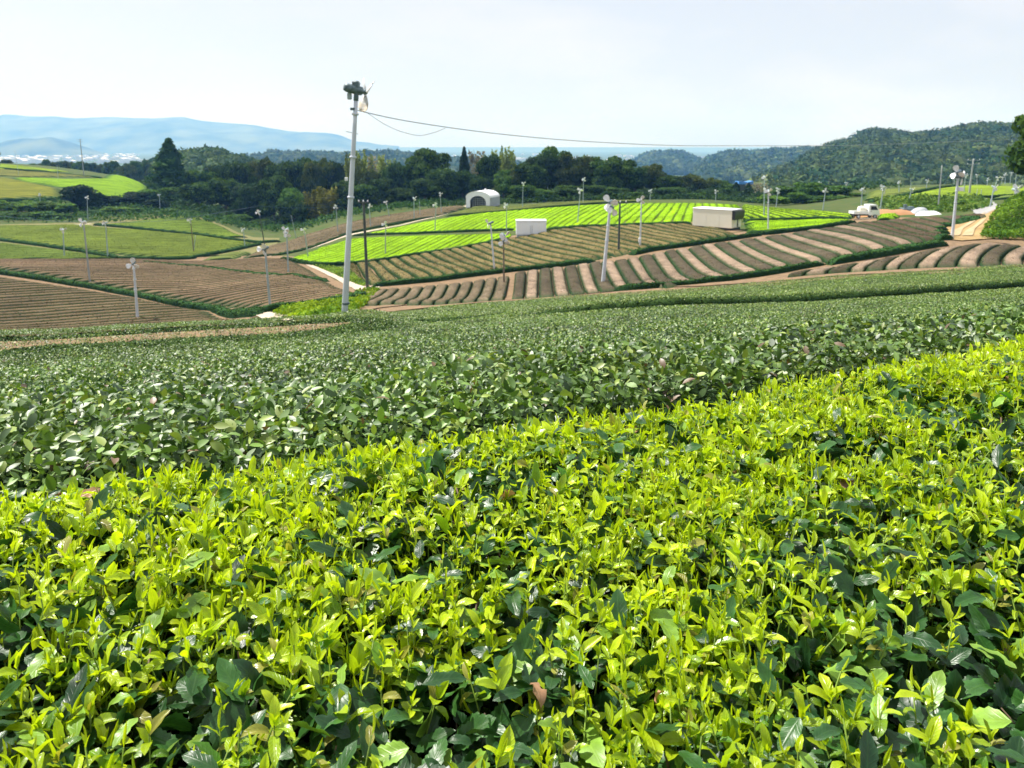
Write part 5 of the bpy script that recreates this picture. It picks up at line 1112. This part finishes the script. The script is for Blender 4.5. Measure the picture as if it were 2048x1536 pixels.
def crown_bamboo(base, tip, nq=2600, culms=16):
    V = []; F = []; C = []; n0 = 0
    for i in range(culms):
        a = rng.uniform(0, 6.28); r = 1.7 * math.sqrt(rng.random()); H = rng.uniform(7.2, 10.2); k = nq // culms
        t = rng.random(k) ** 0.7; lean = rng.uniform(0.3, 1.1); x = r * math.cos(a) + lean * math.cos(a) * t ** 3; y = r * math.sin(a) + lean * math.sin(a) * t ** 3
        sp = 0.85 * np.sin(np.clip(t, 0, 1) * np.pi) ** 0.7 * (0.35 + 0.65 * (1 - t)) + 0.1
        P = np.stack([x + rng.normal(0, 1, k) * sp * 0.6, y + rng.normal(0, 1, k) * sp * 0.6, 0.8 + t * H * 0.95 - 0.3 * rng.random(k)], -1)
        m = np.clip(rng.normal(0.45, 0.28, k) + rng.normal(0, 0.15), 0, 1)[:, None]
        v, f, c = cards(P, np.tile([0, 0, 1.0], (k, 1)), 0.26, np.array(base) * (1 - m) + np.array(tip) * m, 1.2, 1.2); V.append(v); F.append(f + n0); C.append(c); n0 += len(v)
    return np.vstack(V), np.vstack(F), np.vstack(C)
def trunk_mesh(h=4.5, r=0.28, limbs=5, spread=2.0):
    mb = MB(); x = np.linspace(0, 1, 6)
    mb.tube(np.stack([0.15 * np.sin(x * 3), 0.1 * np.cos(x * 2.5), -0.5 + x * (h + 0.5)], -1), np.linspace(r * 1.3, r * 0.6, 6), 8)
    for i in range(limbs):
        a = i * 2.4; z0 = h * rng.uniform(0.45, 0.95)
        mb.tube([(0, 0, z0), (spread * 0.5 * math.cos(a), spread * 0.5 * math.sin(a), z0 + 1.0), (spread * math.cos(a), spread * math.sin(a), z0 + 2.4)], [r * 0.5, r * 0.35, r * 0.15], 6)
    return mb
DKB, DKT = (0.011, 0.042, 0.010), (0.095, 0.170, 0.026)
OLB, OLT = (0.034, 0.066, 0.016), (0.125, 0.150, 0.032)
LGB, LGT = (0.030, 0.085, 0.016), (0.110, 0.210, 0.030)
PROTO = {}
def proto(kind, name, crown_fn, trunk=(4.5, 0.28, 5, 2.0), crown_name='crown'):
    r = empty(name, (0, -500, -300)); v, f, c = crown_fn(); mesh_np(crown_name, v, [f], M_CROWN, r, col=c, smooth=False)
    if trunk: trunk_mesh(*trunk).build('trunk', M_BARK, r, smooth=True)
    PROTO.setdefault(kind, []).append([r, False])
for i in range(3): proto('dark', 'broadleaf_tree', lambda: crown_broad(DKB, DKT))
proto('dark', 'broadleaf_tree', lambda: crown_broad((0.012, 0.038, 0.013), (0.05, 0.10, 0.024), nl=16, squash=0.9))
for i in range(2): proto('olive', 'broadleaf_tree', lambda: crown_broad(OLB, OLT, nl=13))
proto('green', 'broadleaf_tree', lambda: crown_broad(LGB, LGT, nl=13))
proto('conifer', 'conifer_tree', lambda: crown_conifer((0.016, 0.055, 0.015), (0.065, 0.145, 0.026)), (8.0, 0.22, 0, 0))
proto('darkconifer', 'conifer_tree', lambda: crown_conifer((0.009, 0.030, 0.014), (0.03, 0.07, 0.022)), (8.0, 0.22, 0, 0))
proto('bamboo', 'bamboo_clump', lambda: crown_bamboo((0.11, 0.16, 0.035), (0.30, 0.36, 0.10)), (7.0, 0.08, 4, 0.6))
proto('gold', 'bamboo_clump', lambda: crown_bamboo((0.13, 0.15, 0.02), (0.36, 0.34, 0.05)), (7.0, 0.08, 4, 0.6))
proto('pale', 'bare_tree', lambda: crown_bamboo((0.20, 0.19, 0.13), (0.40, 0.38, 0.28), nq=900, culms=20), (8.0, 0.12, 8, 1.3))
proto('bush', 'bush', lambda: crown_broad(LGB, LGT, nl=16, nq=2600, size=0.42, low=0.0), None)
proto('bushlime', 'bush', lambda: crown_broad((0.05, 0.12, 0.015), (0.16, 0.27, 0.03), nl=16, nq=2600, size=0.42, low=0.0), None)
proto('bushdark', 'bush', lambda: crown_broad((0.008, 0.028, 0.012), (0.022, 0.055, 0.018), nl=18, nq=3600, size=0.36, low=0.0, core_k=0.85), None)
BASEW = {'dark': 9.4, 'olive': 9.4, 'green': 9.4, 'conifer': 5.4, 'darkconifer': 5.4, 'bamboo': 5.0, 'gold': 5.0, 'pale': 4.4, 'bush': 9.4, 'bushlime': 9.4, 'bushdark': 9.4}
BASEH = {'bush': 9.3, 'bushlime': 9.3, 'bushdark': 9.3}
def plant(kind, px, D, top, wpx, label, cat, group, base=None):
    ps = PROTO[kind]; q = ps[int(rng.integers(len(ps)))]
    if not q[1]: r = q[0]; q[1] = True
    else: r = copy_tree(q[0])
    u = (px - CX) / FPX
    p = np.array([u * D, D, 0.0]); p[2] = float(G(p[0], p[1])) if base is None else atD(px, base, D)[2]
    t = atD(px, top, D)[2]; H = max(0.6, t - p[2]); wd = wpx / FPX * D
    r.location = p; r.rotation_euler = (0, 0, rng.uniform(0, 6.28))
    r.scale = (wd / BASEW[kind], wd / BASEW[kind], H / BASEH.get(kind, 9.5))
    return tag(r, label, cat, group)
TREES = [('dark',405,252,336,80),('dark',440,266,322,82),('dark',478,258,314,84),('olive',520,264,310,78),('dark',558,258,318,82),('dark',604,262,310,88),('olive',640,252,315,66),('dark',676,256,318,66),
 ('dark',398,234,362,80),('dark',450,230,352,86),('dark',500,227,360,84),('dark',546,227,352,80),('green',588,224,378,66),('dark',575,222,395,60),
 ('gold',628,214,384,50),('gold',648,211,378,52),('gold',664,214,386,42),('dark',610,216,398,50),('dark',690,216,360,74),('dark',722,217,364,74),('bamboo',706,238,314,42),('bamboo',729,242,309,44),('pale',752,244,312,44),('bamboo',772,240,318,42),('olive',745,232,335,54),
 ('dark',792,227,320,60),('dark',762,222,352,64),('dark',800,214,372,60),('dark',826,224,326,58),('dark',864,224,298,106),('dark',890,216,330,84),('darkconifer',929,226,300,44),('dark',925,214,338,74),('dark',850,212,352,80),('pale',955,232,301,44),('dark',979,222,303,60),('bamboo',997,234,308,40),('bamboo',1014,230,301,40),('pale',968,224,330,44),('green',1008,206,342,54),('dark',960,208,350,58),('olive',1034,208,326,58),
 ('dark',1058,207,322,80),('dark',1084,214,303,86),('dark',1114,217,294,94),('olive',1147,212,306,84),('dark',1176,217,303,84),('dark',1206,210,314,86),('dark',1241,214,313,88),('dark',1270,210,328,72),('olive',1300,214,324,72),('dark',1331,210,348,76),('olive',1360,226,348,60),('olive',1386,231,346,64),('olive',1416,236,355,58),('green',1446,236,362,56),('darkconifer',1472,216,366,34),('darkconifer',1497,219,368,34),('pale',1515,226,366,46),('green',1448,214,376,58),
 ('dark',1046,193,366,66),('green',1088,193,378,60),('dark',1130,195,370,80),('dark',1182,197,368,78),('dark',1230,198,374,80),('green',1264,197,384,56),('dark',1300,199,376,66),('dark',1345,200,372,70),('green',1385,199,386,54),('dark',1420,205,378,58),
 ('conifer',342,250,284,104)]
cnt = {}
DESC = {'dark': 'dark rounded broadleaf tree', 'olive': 'olive-tinted broadleaf tree', 'green': 'fresh green broadleaf tree', 'bamboo': 'feathery yellow-green bamboo clump', 'gold': 'golden bamboo clump', 'pale': 'pale nearly bare tree', 'darkconifer': 'narrow dark conifer'}
for kind, px, D, top, wpx in sorted(TREES, key=lambda t: t[1]):
    if kind == 'conifer':
        plant(kind, px, D, top, wpx, 'tall pointed conifer standing above the olive fields', 'tree', 'trees of the wood'); continue
    cnt[kind] = cnt.get(kind, 0) + 1
    plant(kind, px, D, top, wpx, f'{DESC[kind]} in the wood, {ordinal(cnt[kind])} such one from the pointed conifer', 'bamboo' if kind in ('bamboo', 'gold') else 'tree', 'trees of the wood')
plant('bushdark', 163, 215, 369, 86, 'big round clipped dark bush above the shrubby bank', 'bush', None, base=424)
for kind, px, D, top, wpx, lb in [('bush',302,236,380,60,'green bush at the foot of the pointed conifer, on its field side'),('bush',345,234,376,64,'green bush directly before the pointed conifer'),('dark',376,236,372,50,'dark tree squeezed between conifer and wood'),
     ('bushdark',222,222,391,50,'dark bush beside the big round one'),('bushdark',268,226,384,64,'dark bush below the far lime field'),('bushdark',312,222,398,56,'dark bush over the upper olive field')]:
    plant(kind, px, D, top, wpx, lb, 'tree' if kind == 'dark' else 'bush', 'shrubs about the bank')
k = 0
for px, D, top, wpx, kd in [(-14,208,402,60,'bushlime'),(22,206,405,62,'bush'),(58,204,402,64,'bushlime'),(95,203,403,62,'bushlime'),(128,203,408,54,'bush'),(0,198,424,64,'bush'),(42,197,426,60,'bush'),(84,197,424,62,'bush'),(120,197,428,46,'bush'),
     (196,206,420,52,'bush'),(230,206,413,58,'bushlime'),(262,208,416,54,'bush'),(292,210,421,40,'bush'),(330,212,418,56,'bush'),(372,214,422,50,'bush'),(160,202,430,46,'bush'),(470,214,430,60,'bush'),(520,214,440,50,'bush')]:
    k += 1; plant(kd, px, D, top, wpx, f'leafy {"bright" if kd == "bushlime" else "mid"} green shrub on the bank under the far fields, {ordinal(k)} planted along it', 'bush', 'shrubs on the bank')
k = 0
for px, D, top, wpx, kd in [(1546,172,390,62,'bushlime'),(1580,184,374,76,'bush'),(1614,182,366,80,'bush'),(1648,184,372,70,'bush'),(1676,180,372,66,'bush'),(1700,180,386,50,'bush'),(1716,172,398,40,'bush'),(1600,176,386,60,'bush'),(1640,174,392,60,'bush'),(1680,174,396,56,'bush'),(1560,176,398,50,'bushlime'),(1500,200,398,46,'bushlime'),(1465,205,396,40,'bush')]:
    k += 1; plant(kd, px, D, top, wpx, f'{"light" if kd == "bushlime" else "dense"} green bush between the lime rows and the wooded hill, {ordinal(k)} one', 'bush', 'bushes behind the lime rows')
k = 0
for px, D, top, wpx, kd in [(1780,135,402,40,'bush'),(1806,132,404,46,'bushlime'),(1836,130,402,44,'bush'),(1862,126,404,44,'bush'),(1886,122,402,44,'bushlime'),(1915,118,402,46,'bush'),(1938,112,400,40,'bushlime')]:
    k += 1; plant(kd, px, D, top, wpx, f'{"light" if kd == "bushlime" else "mid"} green scrub bush under the far fields beyond the mound, {ordinal(k)} towards the road', 'bush', 'scrub beyond the mound')
k = 0
for i, px in enumerate(np.arange(66, 316, 15)):
    D = 400 + 40 * rng.random(); k += 1
    kd = ('green', 'olive', 'dark', 'green', 'bamboo')[int(rng.integers(5))]
    plant(kd, px, D, np.interp(px, [66, 130, 180, 250, 310], [327, 318, 322, 328, 322]) + rng.uniform(-4, 5), rng.uniform(20, 34), f'little distant tree behind the far hillside fields, {ordinal(k)} from the town side', 'tree', 'distant trees behind the hillside fields', base=np.interp(px, [66, 310], [345, 378]))
plant('dark', -12, 385, 300, 40, 'dark tree at the crest of the far hillside', 'tree', 'distant trees behind the hillside fields', base=335)
plant('olive', 18, 390, 318, 26, 'small tree beside the dark one on the far crest', 'tree', 'distant trees behind the hillside fields', base=335)
plant('green', 2113, 74, 190, 188, 'tall green tree overhanging the grassy bank', 'tree', None)
for kind, ps in PROTO.items():
    for r, used in ps:
        if not used:
            for ch in list(r.children): bpy.data.objects.remove(ch)
            bpy.data.objects.remove(r)

# undergrowth and weeds: ground cover nobody could count
def cover(name, pg, rho, size, base, tip, hmax, lump=0.5, lab=None):
    mn, mxx = pg.min(0), pg.max(0); area = (mxx - mn).prod(); n = int(rho * area)
    P = rng.uniform(mn, mxx, (n, 2)); x, y = P.T; ins = np.zeros(n, bool); b_ = np.roll(pg, -1, axis=0)
    for (ax_, ay), (bx, by) in zip(pg, b_):
        c = ((ay > y) != (by > y)) & (x < (bx - ax_) * (y - ay) / (by - ay + 1e-12) + ax_); ins ^= c
    x, y = x[ins], y[ins]; n = len(x); hh = hmax * fbm(x * lump, y * lump, 3, 51) * 1.6 * rng.random(n) ** 0.5
    t = np.clip(rng.normal(0.45, 0.25, n) + (fbm(x * 0.35, y * 0.35, 2, 77) - 0.5) * 1.4, 0, 1)[:, None]
    v, f, c = cards(np.column_stack([x, y, G(x, y) + hh]), np.tile([0, 0, 1.0], (n, 1)), size, np.array(base) * (1 - t) + np.array(tip) * t, 0.9)
    return tag(mesh_np(name, v, [f], M_CROWN, col=c, smooth=False), kind='stuff')
cover('weeds', poly([(545, 634), (600, 614), (690, 598), (735, 585), (760, 580), (735, 612), (700, 632), (640, 640)], 0.0), 60, 0.13, (0.10, 0.22, 0.012), (0.34, 0.46, 0.02), 0.5)
cover('weeds', poly([(606, 524), (660, 530), (700, 545), (735, 566), (728, 574), (690, 560), (650, 541)], 0.0), 30, 0.14, (0.08, 0.16, 0.02), (0.24, 0.34, 0.04), 0.3)
cover('weeds', poly([(1090, 462), (1130, 460), (1122, 470), (1092, 472)], 0.0), 30, 0.14, (0.12, 0.18, 0.02), (0.34, 0.38, 0.06), 0.3)
bank = np.array([atD(1962, 462, 67)[:2], atD(1975, 470, 66.5)[:2], atD(2060, 483, 66.5)[:2], atD(2200, 483, 66.5)[:2], atD(2200, 400, 86)[:2], atD(2040, 400, 86)[:2], atD(1990, 430, 78)[:2], atD(1968, 450, 72)[:2]])
cover('bank_grass', bank, 70, 0.16, (0.055, 0.13, 0.012), (0.19, 0.31, 0.03), 0.9, 0.35)
cover('undergrowth', poly([(1745, 402), (1960, 398), (1985, 412), (1960, 424), (1880, 426), (1790, 424)], 0.0, 100), 8, 0.3, (0.04, 0.10, 0.015), (0.16, 0.24, 0.04), 0.9)
cover('undergrowth', np.array([[-150, 190], [-20, 185], [-15, 200], [-60, 330], [-150, 215]]), 2.0, 0.4, (0.015, 0.05, 0.015), (0.06, 0.13, 0.025), 1.6)
cover('undergrowth', np.array([[-20, 183], [70, 187], [100, 195], [100, 250], [-25, 260]]), 2.0, 0.4, (0.012, 0.04, 0.014), (0.06, 0.12, 0.025), 1.6)

for a_, b_ in ((-0.47, -0.36), (-0.36, -0.16), (-0.16, -0.02), (-0.02, 0.14), (0.14, 0.32)):
    cover('undergrowth', np.array([[a_ * 212, 212 + abs(a_) * 20], [b_ * 212, 212 - max(b_, 0) * 40], [b_ * 205, 203 - max(b_, 0) * 20], [b_ * 250, 250], [a_ * 250, 250]]), 3.0, 0.45, (0.010, 0.034, 0.013), (0.045, 0.09, 0.022), 3.4)
# ------------------------------------------------------------------ wooded hills, plain, town, mountains
def ridge(name, prof, Dc, Df, Db, mat, rough=0.0, nu=90, nv=26):
    px = np.linspace(prof[0][0], prof[-1][0], nu); crest = np.interp(px, [p[0] for p in prof], [p[1] for p in prof])
    u = (px - CX) / FPX; zc = np.array([atD(a, b, Dc)[2] for a, b in zip(px, crest)])
    V = []
    D = np.concatenate([np.linspace(Df, Dc, nv), np.linspace(Dc, Db, nv // 2 + 1)[1:]])
    for i in range(nu):
        f = np.where(D <= Dc, np.sin(np.clip((D - Df) / (Dc - Df), 0, 1) * np.pi / 2) ** 1.1, np.cos(np.clip((D - Dc) / (Db - Dc), 0, 1) * np.pi / 2))
        x = u[i] * D; g = G(x, D); gc = float(G(u[i] * Dc, Dc))
        z = g - 1.0 + (zc[i] - gc + 1.0) * f
        if rough: z = z + rough * (fbm(x / (rough * 9), D / (rough * 9), 4, 61) - 0.5) * f * np.clip(np.abs(D - Dc) / (rough * 6), 0.25, 1) * 2
        V.append(np.stack([x, D, z], -1))
    V = np.array(V); n2 = V.shape[1]; I = np.arange(nu * n2).reshape(nu, n2)
    o = mesh_np(name, V.reshape(-1, 3), [np.stack([I[:-1, :-1], I[1:, :-1], I[1:, 1:], I[:-1, 1:]], -1).reshape(-1, 4)], mat)
    return tag(o, kind='structure'), V
def wood(V, n, rad, nq, csize, base, tip, front_only=True, sink=0.35):
    nu, n2, _ = V.shape; m = int(n2 * 0.72); i = rng.random(n) * (nu - 1.001); j = rng.random(n) ** 0.9 * (m - 1.001)
    a = i.astype(int); b = j.astype(int); fa = (i - a)[:, None]; fb = (j - b)[:, None]
    P = (V[a, b] * (1 - fa) + V[a + 1, b] * fa) * (1 - fb) + (V[a, b + 1] * (1 - fa) + V[a + 1, b + 1] * fa) * fb
    Vs = []; Fs = []; Cs = []; n0 = 0
    R = rad * rng.uniform(0.65, 1.35, n); tone = np.clip(rng.normal(0.45, 0.28, n), 0, 1)
    for c, r, t in zip(P, R, tone):
        cc_ = np.array(base) * (1 - t) + np.array(tip) * t
        v, f, k = core(c + [0, 0, r * sink], np.array([r, r, r * 0.85]) * 0.74, cc_ * 0.75, 8, 5); Vs.append(v); Fs.append(f + n0); Cs.append(k); n0 += len(v)
        d = sphere_dirs(nq); d[:, 2] = np.abs(d[:, 2]) * 1.0 - 0.15
        v, f, k = cards(c + [0, 0, r * sink] + d * np.array([r, r, r * 0.85]) * rng.uniform(0.82, 1.08, (nq, 1)), d, csize * r / rad, cc_ * rng.uniform(0.65, 1.4, (nq, 1)), 0.7)
        Vs.append(v); Fs.append(f + n0); Cs.append(k); n0 += len(v)
    return tag(mesh_np('forest', np.vstack(Vs), [np.vstack(Fs)], M_WOOD, col=np.vstack(Cs), smooth=False), kind='stuff')
WB, WT = (0.020, 0.060, 0.018), (0.105, 0.140, 0.036)
_, V = ridge('hill', [(1520, 370), (1560, 356), (1590, 343), (1640, 318), (1690, 303), (1705, 295), (1735, 284), (1755, 281), (1785, 290), (1850, 287), (1900, 281), (1930, 275), (1985, 274), (2030, 279), (2100, 279), (2350, 288)], 900, 400, 1250, M_HILL, 5.0)
wood(V, 2100, 10.5, 90, 1.3, WB, WT)
_, V = ridge('hill', [(1395, 348), (1408, 334), (1437, 318), (1470, 313), (1506, 314), (1536, 312), (1600, 310), (1720, 308)], 1900, 1150, 2400, M_HILL, 7.0, nu=60)
wood(V, 1000, 15.0, 34, 3.0, WB, WT)
_, V = ridge('hill', [(1235, 347), (1262, 334), (1290, 321), (1325, 313), (1360, 315), (1385, 325), (1425, 339)], 2200, 1700, 2700, M_HILL, 7.0, nu=40)
wood(V, 450, 16.0, 30, 3.4, WB, WT)
_, V = ridge('hill', [(215, 361), (270, 349), (340, 333), (370, 321), (410, 316), (445, 319), (480, 331), (540, 348), (600, 361)], 520, 400, 640, M_HILL, 2.0, nu=50)
wood(V, 620, 5.6, 50, 0.95, (0.03, 0.075, 0.02), (0.10, 0.15, 0.035))
_, V = ridge('hill', [(420, 344), (470, 327), (530, 318), (590, 316), (650, 319), (700, 316), (760, 315), (830, 320), (900, 326), (1000, 331), (1060, 344)], 1600, 1150, 2100, M_HILL, 6.0, nu=70)
wood(V, 1000, 13.0, 34, 2.7, WB, WT)
ridge('hill', [(-400, 292), (-150, 296), (0, 288), (20, 281), (58, 276), (81, 278), (107, 274), (137, 281), (182, 296), (215, 308), (240, 316)], 5600, 5000, 6400, M_PLAINH, 30, nu=80)
ridge('mountain_range', [(-700, 240), (-300, 228), (-120, 240), (0, 236), (20, 233), (65, 235), (123, 233), (163, 236), (241, 233.5), (293, 236), (345, 238), (374, 237), (407, 242), (512, 249), (545, 255), (577, 260), (626, 265), (655, 267), (681, 275), (707, 284), (740, 286), (765, 292), (800, 296)], 9000, 7200, 9900, M_PLAINH, 70, nu=220, nv=40)

# distant town on the plain: single houses and halls, each a few pixels
k = 0
for i in range(190):
    zone = i % 3
    px = rng.uniform(0, 285) if zone < 2 else rng.uniform(760, 1420); D = 3200 + 3000 * rng.random() ** 1.2
    u = (px - CX) / FPX; p = np.array([u * D, D, -70.0]); w = rng.uniform(9, 22) * (1 + 2.2 * (rng.random() < 0.16)); d_ = rng.uniform(9, 16); h = rng.uniform(6, 13)
    mb = MB().box((-w, -d_, -1), (w, d_, h)).prism([(-w - 0.6, h), (0, h + rng.uniform(1.5, 5)), (w + 0.6, h)], -d_ - 0.6, d_ + 0.6)
    o = mb.build('town_house', M_HOUSE); o.location = p; o.rotation_euler = (0, 0, rng.uniform(-0.6, 0.6))
    tag(o, 'tiny pale building in the hazy town on the plain' if zone < 2 else 'tiny pale building on the hazy plain under the skyline', 'building', 'buildings of the town by the mountains' if zone < 2 else 'buildings on the plain under the skyline')

# ------------------------------------------------------------------ haze: one even body of bluish air over the whole land
hz = MB().box((-9500, -400, -74), (9500, 10200, 385)).build('haze', None)
tag(hz, kind='stuff')
m = bpy.data.materials.new('haze_air'); m.use_nodes = True; n = m.node_tree; n.nodes.remove(n.nodes['Principled BSDF'])
v = n.nodes.new('ShaderNodeVolumePrincipled'); v.inputs['Color'].default_value = (0.21, 0.48, 1.0, 1); v.inputs['Absorption Color'].default_value = (1, 1, 1, 1)
v.inputs['Density'].default_value = 0.00017; v.inputs['Anisotropy'].default_value = 0.1
n.links.new(v.outputs['Volume'], n.nodes['Material Output'].inputs['Volume'])
hz.data.materials.append(m)
